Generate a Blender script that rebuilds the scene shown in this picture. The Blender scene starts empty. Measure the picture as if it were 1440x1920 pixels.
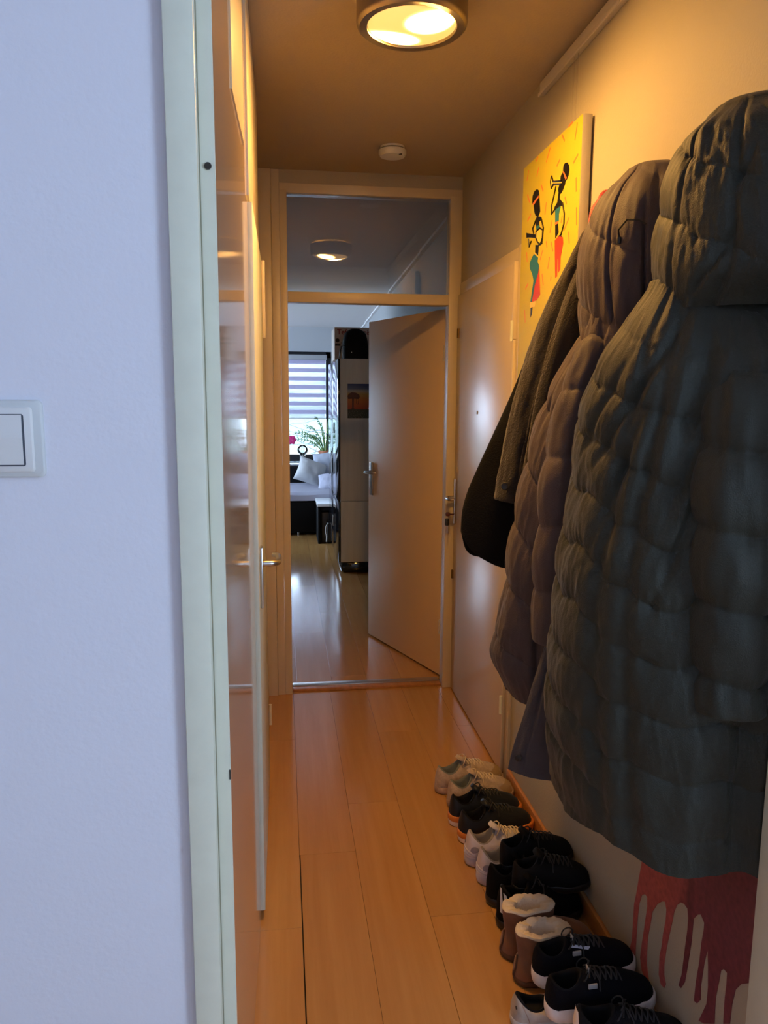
import bpy, bmesh, math, random
import numpy as np
from mathutils import Vector, Matrix

sc = bpy.context.scene
COL = sc.collection
rnd = random.Random(7)

# ------------------------------------------------------------------ camera
cam_d = bpy.data.cameras.new('camera'); cam = bpy.data.objects.new('camera', cam_d); COL.objects.link(cam)
FPX, YAW, PITCH, ROLL, CAM_H = 1438.98, math.radians(7.5122), math.radians(8.5728), math.radians(0.3392), 1.5366
_F = Vector((math.sin(YAW)*math.cos(PITCH), math.cos(YAW)*math.cos(PITCH), -math.sin(PITCH)))
_R = Vector((math.cos(YAW), -math.sin(YAW), 0)); _U = _R.cross(_F)
_R2 = _R*math.cos(ROLL)+_U*math.sin(ROLL); _U2 = _U*math.cos(ROLL)-_R*math.sin(ROLL)
_M = Matrix.Identity(4)
for i in range(3):
    _M[i][0], _M[i][1], _M[i][2] = _R2[i], _U2[i], -_F[i]
_M[2][3] = CAM_H
cam.matrix_world = _M
cam_d.sensor_fit = 'VERTICAL'; cam_d.sensor_height = 24.0; cam_d.lens = FPX/1920*24.0
cam_d.clip_start = 0.02; cam_d.clip_end = 200
sc.camera = cam

# ------------------------------------------------------------------ world, daylight, exposure
W = bpy.data.worlds.new('overcast_sky'); sc.world = W; W.use_nodes = True
_bg = W.node_tree.nodes['Background']
_bg.inputs[0].default_value = (0.60, 0.80, 1.06, 1); _bg.inputs[1].default_value = 20.0
sc.view_settings.view_transform = 'Standard'; sc.view_settings.look = 'None'
sc.view_settings.gamma = 1.0; sc.view_settings.use_curve_mapping = False
sc.view_settings.exposure = 0.2
try:
    sc.cycles.use_denoising = True
    sc.cycles.sample_clamp_indirect = 6.0
    sc.cycles.max_bounces = 12; sc.cycles.diffuse_bounces = 6
    sc.cycles.blur_glossy = 0.3
    sc.cycles.caustics_reflective = False
except Exception:
    pass

def portal(name, loc, rot, sx, sy):
    d = bpy.data.lights.new(name, 'AREA'); d.shape = 'RECTANGLE'; d.size = sx; d.size_y = sy
    d.cycles.is_portal = True
    o = bpy.data.objects.new(name, d); COL.objects.link(o); o.location = loc; o.rotation_euler = rot
    return o

XL, XR, YF, HC, LC = -0.10, 0.885, 3.84, 2.59, 2.50      # hall walls, far door plane, hall and living room ceilings
YW = 11.2                                                # living room window wall
portal('window_daylight_living', (-1.65, YW+0.12, 1.38), (math.radians(-90), 0, 0), 4.8, 1.6)
portal('window_daylight_near', (2.18, -1.3, 1.6), (math.radians(90), 0, math.radians(90)), 1.15, 1.0)
portal('added_daylight_side', (-4.32, 8.6, 1.45), (math.radians(90), 0, math.radians(-90)), 4.2, 1.7)  # portal of an added, unseen side opening that brightens the living room

# ------------------------------------------------------------------ numpy noise
def _hash(ix, iy, iz, seed):
    h = (ix*374761393 + iy*668265263 + iz*2147483647 + seed*974711) & 0xffffffff
    h = ((h ^ (h >> 13))*1274126177) & 0xffffffff
    h = ((h ^ (h >> 16))*2246822519) & 0xffffffff
    return ((h ^ (h >> 15)) & 0xffff)/65535.0
def vnoise(x, y, z, seed=0):
    x, y, z = np.broadcast_arrays(np.asarray(x, float), np.asarray(y, float), np.asarray(z, float))
    xi, yi, zi = np.floor(x).astype(np.int64), np.floor(y).astype(np.int64), np.floor(z).astype(np.int64)
    fx, fy, fz = x-xi, y-yi, z-zi
    fx, fy, fz = [t*t*(3-2*t) for t in (fx, fy, fz)]
    r = 0
    for dx in (0, 1):
        for dy in (0, 1):
            for dz in (0, 1):
                w = (fx if dx else 1-fx)*(fy if dy else 1-fy)*(fz if dz else 1-fz)
                r = r + w*_hash(xi+dx, yi+dy, zi+dz, seed)
    return r*2-1
def fbm(x, y, z, oct=3, seed=0):
    r, a, s = 0, 1.0, 0
    for k in range(oct):
        r = r + a*vnoise(np.asarray(x)*2**k, np.asarray(y)*2**k, np.asarray(z)*2**k, seed+k*17); s += a; a *= .5
    return r/s

# ------------------------------------------------------------------ materials
def mat(name, col, rough=.6, metal=0, bump=0, bscale=60, var=0, vscale=8, stretch=None, sheen=0, spec=.5, detail=3,
        emit=None, estr=0, coat=0, trans=0, alpha=1, col2=None):
    m = bpy.data.materials.new(name); m.use_nodes = True
    nt = m.node_tree; b = nt.nodes['Principled BSDF']
    b.inputs['Base Color'].default_value = (*col, 1); b.inputs['Roughness'].default_value = rough
    b.inputs['Metallic'].default_value = metal; b.inputs['Specular IOR Level'].default_value = spec
    if sheen: b.inputs['Sheen Weight'].default_value = sheen
    if coat: b.inputs['Coat Weight'].default_value = coat; b.inputs['Coat Roughness'].default_value = .08
    if trans: b.inputs['Transmission Weight'].default_value = trans
    if alpha < 1: b.inputs['Alpha'].default_value = alpha
    if emit: b.inputs['Emission Color'].default_value = (*emit, 1); b.inputs['Emission Strength'].default_value = estr
    tc = nt.nodes.new('ShaderNodeTexCoord'); mp = nt.nodes.new('ShaderNodeMapping')
    nt.links.new(tc.outputs['Object'], mp.inputs['Vector'])
    if stretch: mp.inputs['Scale'].default_value = stretch
    if var:
        n = nt.nodes.new('ShaderNodeTexNoise'); n.inputs['Scale'].default_value = vscale; n.inputs['Detail'].default_value = 5
        nt.links.new(mp.outputs[0], n.inputs['Vector'])
        r = nt.nodes.new('ShaderNodeValToRGB'); r.color_ramp.elements[0].position = .3; r.color_ramp.elements[1].position = .7
        c2 = col2 or tuple(min(1, c*(1+var)) for c in col)
        c1 = tuple(c*(1-var) for c in col) if not col2 else col
        r.color_ramp.elements[0].color = (*c1, 1); r.color_ramp.elements[1].color = (*c2, 1)
        nt.links.new(n.outputs['Fac'], r.inputs['Fac']); nt.links.new(r.outputs[0], b.inputs['Base Color'])
    if bump:
        n2 = nt.nodes.new('ShaderNodeTexNoise'); n2.inputs['Scale'].default_value = bscale; n2.inputs['Detail'].default_value = detail
        nt.links.new(mp.outputs[0], n2.inputs['Vector'])
        bp = nt.nodes.new('ShaderNodeBump'); bp.inputs['Strength'].default_value = bump; bp.inputs['Distance'].default_value = .004
        nt.links.new(n2.outputs['Fac'], bp.inputs['Height']); nt.links.new(bp.outputs[0], b.inputs['Normal'])
    return m

M = {}
M['wall'] = mat('cream_wall_paint', (.41, .37, .285), .65, bump=.25, bscale=170)
M['near_wall'] = mat('white_wall_paint', (.72, .73, .80), .6, bump=.12, bscale=120)
M['ceiling'] = mat('ceiling_paint', (.47, .385, .28), .7, bump=.25, bscale=120)
M['trim'] = mat('cream_gloss_trim', (.62, .53, .37), .35, bump=.06, bscale=30)
M['jamb'] = mat('greenish_white_trim', (.68, .70, .57), .4, bump=.08, bscale=40, var=.03, vscale=30)
M['gloss'] = mat('glossy_door_paint', (.52, .40, .30), .075, spec=.9)
M['satin'] = mat('satin_door_paint', (.68, .57, .44), .26, spec=.75, bump=.04, bscale=160)
M['leaf'] = mat('cream_door_paint', (.84, .62, .37), .42, bump=.05, bscale=150)
M['steel'] = mat('brushed_steel', (.55, .53, .50), .3, 1, bump=.05, bscale=200)
M['lampring'] = mat('brushed_nickel_ring', (.34, .29, .22), .38, 1)
M['white_plastic'] = mat('white_plastic', (.70, .71, .70), .35)
M['dark'] = mat('dark_metal', (.03, .025, .02), .5, .3)
M['black'] = mat('black_matte', (.006, .006, .007), .7, spec=.15)
M['black_gloss'] = mat('black_gloss_lacquer', (.006, .006, .008), .06, spec=.7)
M['black_plastic'] = mat('black_plastic', (.01, .01, .011), .35)
M['skirt'] = mat('orange_wood_skirting', (.42, .18, .05), .4, var=.2, vscale=6, stretch=(6, .6, 6))
M['grey_wall'] = mat('grey_living_wall', (.26, .265, .275), .7, bump=.15, bscale=150)
M['pale_wall'] = mat('pale_grey_wall', (.36, .37, .39), .7)
M['living_ceiling'] = mat('living_ceiling_paint', (.56, .56, .57), .75, bump=.2, bscale=60)
M['cab_side'] = mat('cabinet_side_panel', (.76, .74, .66), .5, var=.05, vscale=5, stretch=(8, 8, .5))
M['white_top'] = mat('white_table_top', (.75, .77, .80), .25)
M['mattress'] = mat('lilac_grey_sheet', (.36, .36, .45), .8, bump=.3, bscale=14)
M['pillow'] = mat('white_pillow_cotton', (.46, .46, .48), .85, bump=.3, bscale=18)
M['pillow_grey'] = mat('grey_blue_pillow_cotton', (.30, .32, .39), .85, bump=.3, bscale=18)
M['terracotta'] = mat('terracotta', (.40, .14, .07), .7)
M['leafgreen'] = mat('plant_leaf_green', (.10, .24, .05), .45, var=.35, vscale=20)
M['stem'] = mat('plant_stem', (.20, .30, .09), .5)
M['pink'] = mat('magenta_petals', (.55, .02, .16), .5)
M['windowframe'] = mat('dark_window_frame', (.016, .017, .022), .4)
M['box'] = mat('cardboard_print', (.66, .54, .46), .6)
M['red_print'] = mat('red_print', (.32, .02, .02), .6)
M['dark_print'] = mat('dark_print', (.03, .015, .012), .6)
M['brown_print'] = mat('brown_print', (.14, .05, .03), .6)

def wood_floor(name, base, lo, rough, sx):
    m = bpy.data.materials.new(name); m.use_nodes = True; nt = m.node_tree; b = nt.nodes['Principled BSDF']
    tc = nt.nodes.new('ShaderNodeTexCoord'); mp = nt.nodes.new('ShaderNodeMapping'); mp.inputs['Scale'].default_value = (22, 1.1, 22)
    oi = nt.nodes.new('ShaderNodeObjectInfo'); ad = nt.nodes.new('ShaderNodeVectorMath'); ad.operation = 'ADD'
    sc_ = nt.nodes.new('ShaderNodeVectorMath'); sc_.operation = 'SCALE'; sc_.inputs['Scale'].default_value = 30
    cx = nt.nodes.new('ShaderNodeCombineXYZ'); nt.links.new(oi.outputs['Random'], cx.inputs[0]); nt.links.new(oi.outputs['Random'], cx.inputs[1])
    nt.links.new(cx.outputs[0], sc_.inputs[0]); nt.links.new(tc.outputs['Object'], ad.inputs[0]); nt.links.new(sc_.outputs[0], ad.inputs[1])
    nt.links.new(ad.outputs[0], mp.inputs['Vector'])
    n = nt.nodes.new('ShaderNodeTexNoise'); n.inputs['Scale'].default_value = 1.0; n.inputs['Detail'].default_value = 6; n.inputs['Roughness'].default_value = .65
    nt.links.new(mp.outputs[0], n.inputs['Vector'])
    r = nt.nodes.new('ShaderNodeValToRGB'); r.color_ramp.elements[0].position = .32; r.color_ramp.elements[1].position = .68
    r.color_ramp.elements[0].color = (*lo, 1); r.color_ramp.elements[1].color = (*base, 1)
    nt.links.new(n.outputs['Fac'], r.inputs['Fac'])
    hv = nt.nodes.new('ShaderNodeHueSaturation'); mr = nt.nodes.new('ShaderNodeMapRange')
    mr.inputs['To Min'].default_value = .90; mr.inputs['To Max'].default_value = 1.08
    nt.links.new(oi.outputs['Random'], mr.inputs['Value']); nt.links.new(mr.outputs[0], hv.inputs['Value'])
    nt.links.new(r.outputs[0], hv.inputs['Color']); nt.links.new(hv.outputs[0], b.inputs['Base Color'])
    b.inputs['Roughness'].default_value = rough; b.inputs['Specular IOR Level'].default_value = 1.0
    bp = nt.nodes.new('ShaderNodeBump'); bp.inputs['Strength'].default_value = .03; bp.inputs['Distance'].default_value = .002
    nt.links.new(n.outputs['Fac'], bp.inputs['Height']); nt.links.new(bp.outputs[0], b.inputs['Normal'])
    return m
M['plank'] = wood_floor('beech_laminate', (.50, .268, .092), (.43, .212, .068), .14, 22)

# ------------------------------------------------------------------ mesh helpers
class MB:
    def __init__(s): s.v, s.f, s.mi, s.mats = [], [], [], []
    def _m(s, m):
        if m is None: return 0
        if m not in s.mats: s.mats.append(m)
        return s.mats.index(m)
    def add(s, vs, fs, m=None):
        k = len(s.v); s.v += [tuple(v) for v in vs]; i = s._m(m)
        for f in fs: s.f.append([k+j for j in f]); s.mi.append(i)
    def box(s, a, b, m=None, bev=.0, rot=None, org=None):
        bm = bmesh.new(); bmesh.ops.create_cube(bm, size=1)
        c = [(a[i]+b[i])/2 for i in range(3)]; d = [abs(b[i]-a[i]) for i in range(3)]
        for v in bm.verts: v.co = Vector((v.co.x*d[0], v.co.y*d[1], v.co.z*d[2]))
        if bev: bmesh.ops.bevel(bm, geom=bm.edges[:], offset=min(bev, min(d)*.45), segments=2, affect='EDGES', profile=.5)
        bm.verts.index_update()
        vs = []
        for v in bm.verts:
            p = v.co + Vector(c)
            if rot is not None: p = rot @ (p-Vector(org)) + Vector(org)
            vs.append(p)
        s.add(vs, [[v.index for v in f.verts] for f in bm.faces], m); bm.free(); return s
    def loft(s, rings, m=None, closed=True, cap0=True, cap1=True):
        n = len(rings[0]); vs = [p for r in rings for p in r]; fs = []
        for i in range(len(rings)-1):
            for j in range(n if closed else n-1):
                j2 = (j+1) % n; fs.append([i*n+j, i*n+j2, (i+1)*n+j2, (i+1)*n+j])
        if cap0 and closed: fs.append(list(range(n))[::-1])
        if cap1 and closed: fs.append([(len(rings)-1)*n+j for j in range(n)])
        s.add(vs, fs, m); return s
    def tube(s, path, r, m=None, n=8, cap=True, flat=1.0):
        P = [Vector(p) for p in path]; R = r if isinstance(r, (list, tuple)) else [r]*len(P); rings = []
        up = Vector((0, 0, 1)); prev = None
        for i, p in enumerate(P):
            t = (P[min(i+1, len(P)-1)]-P[max(i-1, 0)]).normalized()
            if prev is None:
                a = up if abs(t.z) < .9 else Vector((1, 0, 0)); x = t.cross(a).normalized()
            else:
                x = prev - t*prev.dot(t); x = x.normalized() if x.length > 1e-6 else t.orthogonal().normalized()
            prev = x; y = t.cross(x).normalized()
            rings.append([p + x*math.cos(2*math.pi*k/n)*R[i] + y*math.sin(2*math.pi*k/n)*R[i]*flat for k in range(n)])
        return s.loft(rings, m, True, cap, cap)
    def lathe(s, prof, m=None, n=32, org=(0, 0, 0), axis='Z', cap=True):
        rings = []
        for r, h in prof:
            ring = []
            for k in range(n):
                a = 2*math.pi*k/n; x, y = r*math.cos(a), r*math.sin(a)
                p = (x, y, h) if axis == 'Z' else ((h, x, y) if axis == 'X' else (y, h, x))
                ring.append(Vector(p)+Vector(org))
            rings.append(ring)
        return s.loft(rings, m, True, cap, cap)
    def prism(s, pts, ext, m=None):
        n = len(pts); e = Vector(ext); vs = [Vector(p) for p in pts]; vs += [v+e for v in vs]
        s.add(vs, [list(range(n))[::-1], [n+i for i in range(n)]] + [[i, (i+1) % n, n+(i+1) % n, n+i] for i in range(n)], m); return s
    def build(s, name, m=None, parent=None, smooth=None):
        me = bpy.data.meshes.new(name); me.from_pydata([tuple(v) for v in s.v], [], s.f)
        mats = s.mats if s.mats else [m]
        for q in mats: me.materials.append(q)
        if s.mats: me.polygons.foreach_set('material_index', s.mi)
        bm = bmesh.new(); bm.from_mesh(me); bmesh.ops.recalc_face_normals(bm, faces=bm.faces[:]); bm.to_mesh(me); bm.free()
        if smooth is not None:
            me.polygons.foreach_set('use_smooth', [True]*len(me.polygons)); me.set_sharp_from_angle(angle=math.radians(smooth))
        me.update()
        o = bpy.data.objects.new(name, me); COL.objects.link(o)
        if parent is not None: o.parent = parent; o.matrix_parent_inverse = parent.matrix_world.inverted()
        return o

def tag(o, label, cat, group=None, kind=None):
    o['label'] = label; o['category'] = cat
    if group: o['group'] = group
    if kind: o['kind'] = kind
    return o
def struct(o): o['kind'] = 'structure'; return o
def empty(name, loc=(0, 0, 0), rz=0):
    o = bpy.data.objects.new(name, None); COL.objects.link(o); o.location = loc; o.rotation_euler = (0, 0, rz)
    o.matrix_world = Matrix.LocRotScale(Vector(loc), Matrix.Rotation(rz, 3, 'Z').to_quaternion(), None)
    o.empty_display_size = .05
    return o
def box(name, a, b, m, parent=None, bev=.002): return MB().box(a, b, None, bev).build(name, m, parent, 35)

# ================================================================== STRUCTURE
# floor with separate planks
fl = MB().box((-4.3, -2.6, -.06), (2.2, YW+.35, -.012)).build('floor', M['dark']); struct(fl)
PW = .1905; X0 = .0364
def plank(x0, x1, y0, y1):
    bm_ = MB().box((x0-(x0+x1)/2, y0-(y0+y1)/2, -.012), (x1-(x0+x1)/2, y1-(y0+y1)/2, 0), None, .0003)
    o = bm_.build('floor_plank', M['plank'], None); o.location = ((x0+x1)/2, (y0+y1)/2, 0); o.parent = fl
g = .00045
ends = {-1: [2.05, 3.3], 0: [2.41], 1: [1.5, 2.72], 2: [3.33, 2.05], 3: [2.6, 1.4], 4: [2.1, 3.36], -2: [2.5]}
for k in range(-2, 5):
    a, b = X0+PW*k, X0+PW*(k+1)
    ys = [1.0]+sorted(ends.get(k, [2.4]))+[3.868]
    for i in range(len(ys)-1):
        ga = .003 if (k == 0 and ys[i] < 2) or (k == 0 and False) else g
        y1 = ys[i+1]-g
        if k == 1 and i == len(ys)-2: y1 -= .012
        if k == 0 and i == 0: plank(a+.0032, b-g, ys[i]+g, y1)
        elif k == 0 and i == 1: plank(a+g, b-g, ys[i]+g, y1)
        else: plank(max(a+g, -.115), min(b-g, .8845), ys[i]+g, y1)
# a gap opened beside the left plank between 1.0 and 2.41
for k in range(-22, 8):                                   # living room floor
    a, b = X0+.02+PW*k, X0+.02+PW*(k+1); y = 3.965; off = (k*0.47) % 1.28
    ys = [y]+[3.6+off+1.28*i for i in range(0, 7) if 3.6+off+1.28*i > y+.1 and 3.6+off+1.28*i < YW-.1]+[YW]
    for i in range(len(ys)-1): plank(a+g, b-g, ys[i]+g, ys[i+1]-g)
for k in range(-14, 10):                                  # floor of the room the picture is taken from
    a, b = X0+PW*k, X0+PW*(k+1); ys = [-2.5, -1.3+(k*.37) % 1, -.1+(k*.37) % 1, .998]
    for i in range(len(ys)-1): plank(a+g, b-g, ys[i]+g, ys[i+1]-g)

# hall walls / ceiling
wl = MB().box((XL-.10, 1.20, 0), (XL, YF, HC)).build('wall_left', M['wall']); struct(wl)
wr = MB().box((XR, 1.20, 0), (XR+.14, YF+.10, HC)).build('wall_right', M['wall']); struct(wr)
ce = MB().box((XL-.1, 1.10, HC), (XR+.14, YF+.13, HC+.1)).build('ceiling', M['ceiling']); struct(ce)
wf = MB()
wf.box((XL-.1, YF, 2.53), (XR+.05, YF+.11, HC)); wf.box((-4.2, YF+.0, 0), (XL, YF+.11, HC)); wf.box((XR+.139, YF+.0, 0), (2.0, YF+.11, HC))
struct(wf.build('wall_far', M['wall']))

# near wall (with the light switch) and its doorway
nw = MB()
nw.box((-2.6, 1.07, 0), (-.130, 1.20, 2.75)); nw.box((.905, 1.07, 0), (2.1, 1.20, 2.75)); nw.box((-.131, 1.07, 2.45), (.906, 1.20, 2.75))
struct(nw.build('wall_near', M['near_wall']))
nr = MB(); nr.box((-2.7, -2.6, 0), (-2.6, 1.07, 2.75)); struct(nr.build('wall_near_left', M['near_wall']))
nr = MB(); nr.box((2.1, -2.6, 0), (2.2, 1.2, 1.10)); nr.box((2.1, -2.6, 2.10), (2.2, 1.2, 2.75)); nr.box((2.1, -2.6, 1.10), (2.2, -1.875, 2.10)); nr.box((2.1, -.725, 1.10), (2.2, 1.2, 2.10)); struct(nr.build('wall_near_right', M['near_wall']))
nr = MB(); nr.box((-2.7, -2.6, 2.75), (2.2, 1.2, 2.85)); struct(nr.build('ceiling_near', M['near_wall']))
nr = MB(); nr.box((-2.7, -2.6, 0), (2.2, -2.45, 2.75)); struct(nr.build('wall_back', M['near_wall']))

d1 = struct(empty('door_1', (-.13, 1.06, 0)))
b = MB(); b.box((-.1413, 1.052, 0), (-.1031, 1.199, 2.42), None, .002); b.build('jamb_face', M['jamb'], d1, 35)
b = MB(); b.prism([(-.1060, 1.075, 0), (-.0832, 1.075, 0), (-.0824, 1.0765, 0), (-.0830, 1.081, 0), (-.0925, 1.20, 0), (-.1060, 1.20, 0)], (0, 0, 2.42)); b.build('jamb_rebate', M['jamb'], d1, 35)
b = MB(); b.box((-.1034, 1.071, 0), (-.1018, 1.0756, 2.42)); b.build('jamb_shadow_gap', mat('groove_shadow', (.25, .24, .16), .8), d1)  # dark strip painted in as the shadow line between the jamb faces
b = MB(); b.box((.857, 1.10, 0), (.890, 1.20, 2.42), None, .004); b.build('jamb_rebate', M['jamb'], d1, 35)
b = MB(); b.box((.872, 1.052, 0), (.915, 1.20, 2.42), None, .002); b.build('jamb_face', M['jamb'], d1, 35)
b = MB(); b.box((-.1413, 1.052, 2.40), (.915, 1.20, 2.46), None, .002); b.build('head', M['jamb'], d1, 35)
b = MB(); b.lathe([(.0, 1.0755), (.0040, 1.0755), (.0048, 1.073), (.0044, 1.0715), (0, 1.0715)], None, 16, (-.0918, 0, 1.831), 'Y'); b.build('bolt_hole', M['dark'], d1, 40)
b = MB(); b.tube([(-.0835, 1.0745, .98), (-.0835, 1.0745, .995)], .0012, None, 6); b.build('paint_chip', M['dark'], d1)

# light switch on the near wall
sw = empty('light_switch', (-.352, 1.07, 1.48)); tag(sw, 'white rocker light switch on the bluish wall left of the doorway', 'switch')
def rrect(x0, x1, z0, z1, r, y, n=5):
    pts = []
    for cx, cz, a0 in ((x1-r, z1-r, 0), (x0+r, z1-r, 90), (x0+r, z0+r, 180), (x1-r, z0+r, 270)):
        for k in range(n+1):
            a = math.radians(a0+90*k/n); pts.append((cx+r*math.cos(a), y, cz+r*math.sin(a)))
    return pts
def plate(name, x0, x1, z0, z1, r, y0, y1, m, par, inset=.002):
    return MB().loft([rrect(x0, x1, z0, z1, r, y0), rrect(x0, x1, z0, z1, r, y1+inset), rrect(x0+inset, x1-inset, z0+inset, z1-inset, r, y1)]).build(name, m, par, 40)
sx0, sx1, sz0, sz1 = -.398, -.3125, 1.4275, 1.5295
plate('frame', sx0, sx1, sz0, sz1, .008, 1.07, 1.062, mat('switch_frame', (.60, .63, .63), .4), sw)
plate('surround', sx0+.012, sx1-.012, sz0+.007, sz1-.009, .005, 1.063, 1.059, M['white_plastic'], sw)
plate('gap', sx0+.0205, sx1-.0225, sz0+.0155, sz1-.0185, .003, 1.0595, 1.0585, mat('switch_gap', (.05, .06, .08), .7), sw, .0003)
rk = MB(); xa, xb, za, zb = sx0+.021, sx1-.0250, sz0+.0175, sz1-.0196; zm = (za+zb)/2+.003
rk.add([(xa, 1.058, za), (xb, 1.058, za), (xb, 1.0553, zm), (xa, 1.0553, zm), (xa, 1.0582, zb), (xb, 1.0582, zb), (xa, 1.06, za), (xb, 1.06, za), (xa, 1.06, zb), (xb, 1.06, zb)],
       [[0, 1, 2, 3], [3, 2, 5, 4], [0, 6, 7, 1], [4, 5, 9, 8], [1, 7, 9, 5, 2], [0, 3, 4, 8, 6]])
rk.build('rocker', M['white_plastic'], sw)

# left wall: glossy cupboard door, second door with handle, upper panels
d2 = struct(empty('door_2', (XL, 1.6, 0)))
MB().prism([(-.0985, 1.2005, .004), (-.0832, 2.086, .004), (-.0999, 2.086, .004), (-.0999, 1.2005, .004)], (0, 0, 2.576)).build('leaf', M['gloss'], d2)
MB().prism([(-.0885, 1.62, 2.125), (-.0815, 1.955, 2.125), (-.0855, 1.955, 2.125), (-.0915, 1.62, 2.125)], (0, 0, .455)).build('upper_panel', M['trim'], d2)
d3 = struct(empty('door_3', (XL, 2.5, 0)))
box('leaf', (XL, 2.115, .028), (-.0865, 2.962, 2.025), M['leaf'], d3, .001)
box('leaf_lip', (-.0867, 2.100, .028), (-.0705, 2.970, 2.03), M['jamb'], d3, .0015)
box('frame_post', (XL, 2.0885, .0), (-.0887, 2.099, 2.585), M['trim'], d3)
box('frame_post', (XL, 2.973, .0), (-.082, 3.03, 2.585), M['trim'], d3)
box('head_panel', (XL, 2.10, 2.045), (-.078, 2.972, 2.585), M['trim'], d3)
for z0 in (1.76, .22):
    MB().tube([(-.066, 2.978, z0), (-.066, 2.978, z0+.085)], .007, None, 10).build('hinge', M['trim'], d3, 40)
box('top_hinge_cover', (-.075, 2.972, 1.75), (-.058, 2.986, 2.03), M['trim'], d3)
def handle(par, x, y, z, sgn, ydir, zp0, zp1, lever=.11, m=None):
    m = m or M['steel']
    box('handle_plate', (x, y-.018, zp0), (x+sgn*.009, y+.018, zp1), m, par, .003)
    p = [(x, y, z), (x+sgn*.03, y, z), (x+sgn*.044, y+ydir*.004, z), (x+sgn*.052, y+ydir*.018, z), (x+sgn*.054, y+ydir*.05, z+.001), (x+sgn*.053, y+ydir*lever*.9, z+.002), (x+sgn*.046, y+ydir*lever, z+.003), (x+sgn*.034, y+ydir*(lever+.004), z+.003)]
    return MB().tube(p, [.010, .0095, .0092, .009, .0085, .008, .0075, .007], None, 10).build('lever', m, par, 50)
h3 = empty('handle', (-.0705, 2.17, 1.05)); h3.parent = d3; h3.matrix_parent_inverse = d3.matrix_world.inverted()
handle(h3, -.0705, 2.205, 1.055, 1, 1, .925, 1.105, .105)

# right wall: entrance door with handle, keys, peephole
d4 = struct(empty('door_4', (XR, 3.3, 0)))
box('leaf', (XR, 2.872, .012), (.8655, 3.822, 2.03), M['satin'], d4, .0015)
box('hinge_post', (XR, 2.806, 0), (.872, 2.855, 2.09), M['trim'], d4)
box('hinge_gap', (XR, 2.8555, 0), (.881, 2.8715, 2.05), M['dark'], d4, .0005)
box('hinge_strip', (.875, 2.856, 1.752), (.858, 2.866, 2.035), M['trim'], d4, .001)
box('hinge_strip', (.875, 2.858, .02), (.862, 2.868, 1.75), M['trim'], d4, .001)
box('frame_head', (XR, 2.806, 2.034), (.880, 3.838, 2.09), M['trim'], d4)
for z0 in (1.745, .27):
    MB().tube([(.857, 2.861, z0), (.857, 2.861, z0+.075)], .0065, None, 10).build('hinge', M['jamb'], d4, 40)
for (yy, zz, rr) in ((3.385, 1.467, .0085), ):
    MB().lathe([(0, .8655), (rr, .8655), (rr, .863), (rr*.6, .8622), (0, .8622)], None, 16, (0, yy, zz), 'X').build('peephole', mat('brass_peephole', (.25, .16, .06), .35, 1), d4, 40)
for (yy, zz) in ((3.785, 1.845), (3.81, .627)):
    MB().tube([(.8650, yy, zz-.022), (.8650, yy, zz+.022)], .009, None, 10).build('bolt_cap', mat('tarnished_brass', (.16, .09, .03), .5, .8), d4, 40)
h4 = empty('handle', (.8655, 3.79, 1.0)); h4.parent = d4; h4.matrix_parent_inverse = d4.matrix_world.inverted()
handle(h4, .8655, 3.79, 1.03, -1, -1, .895, 1.127, .11, mat('satin_chrome', (.62, .60, .57), .25, 1))
ky = empty('key_bunch', (.86, 3.79, .945)); tag(ky, 'keys with black fob hanging from the entrance door lock', 'keys')
MB().box((.8655, 3.787, .94), (.835, 3.793, .947), None, .001).box((.838, 3.776, .935), (.815, 3.796, .955), None, .006).build('key', mat('reddish_key_head', (.10, .02, .015), .5), ky, 40)
MB().tube([(.82+.009*math.cos(t), 3.785, .932+.011*math.sin(t)) for t in [i*math.pi/8 for i in range(17)]], .001, None, 6).build('ring', M['steel'], ky, 40)
MB().box((.812, 3.777, .885), (.835, 3.793, .925), None, .007).build('fob', M['black_plastic'], ky, 40)
MB().box((.823, 3.783, .845), (.829, 3.787, .887), None, .001).box((.821, 3.782, .85), (.831, 3.789, .857)).build('hanging_key', M['steel'], ky, 40)

bs = struct(box('baseboard_right', (XR, 1.20, 0), (.871, 2.805, .062), M['skirt'], None, .004))
t2 = struct(box('baseboard_left', (XL, 3.031, 0), (-.088, YF, .06), M['trim'], None, .003))

# far doorway: frame, transom glass, open leaf
d5 = struct(empty('door_5', (.43, YF, 0)))
def fr(n, a, b, bev=.002): return box(n, a, b, M['trim'], d5, bev)
fr('frame_post', (XL, YF-.012, 0), (-.0425, YF+.10, HC-.001)); fr('frame_post', (-.0415, YF-.004, 0), (-.0035, YF+.10, HC-.001)); fr('frame_post', (-.003, YF, 0), (.032, YF+.08, 2.50))
fr('frame_post', (.8255, YF, 0), (.885, YF+.08, 2.50)); fr('frame_head', (-.003, YF+.001, 2.487), (.884, YF+.08, 2.589)); fr('transom_bar', (.033, YF+.002, 1.985), (.825, YF+.078, 2.035))
gl = bpy.data.materials.new('transom_glass'); gl.use_nodes = True; _nt = gl.node_tree; _nt.nodes.clear()
_o = _nt.nodes.new('ShaderNodeOutputMaterial'); _mx = _nt.nodes.new('ShaderNodeMixShader'); _t = _nt.nodes.new('ShaderNodeBsdfTransparent')
_g = _nt.nodes.new('ShaderNodeBsdfGlossy'); _g.inputs['Roughness'].default_value = 0.012; _fr = _nt.nodes.new('ShaderNodeFresnel'); _fr.inputs[0].default_value = 1.6
_mu = _nt.nodes.new('ShaderNodeMath'); _mu.operation = 'MULTIPLY'; _mu.inputs[1].default_value = 1.5; _mu.use_clamp = True
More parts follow.
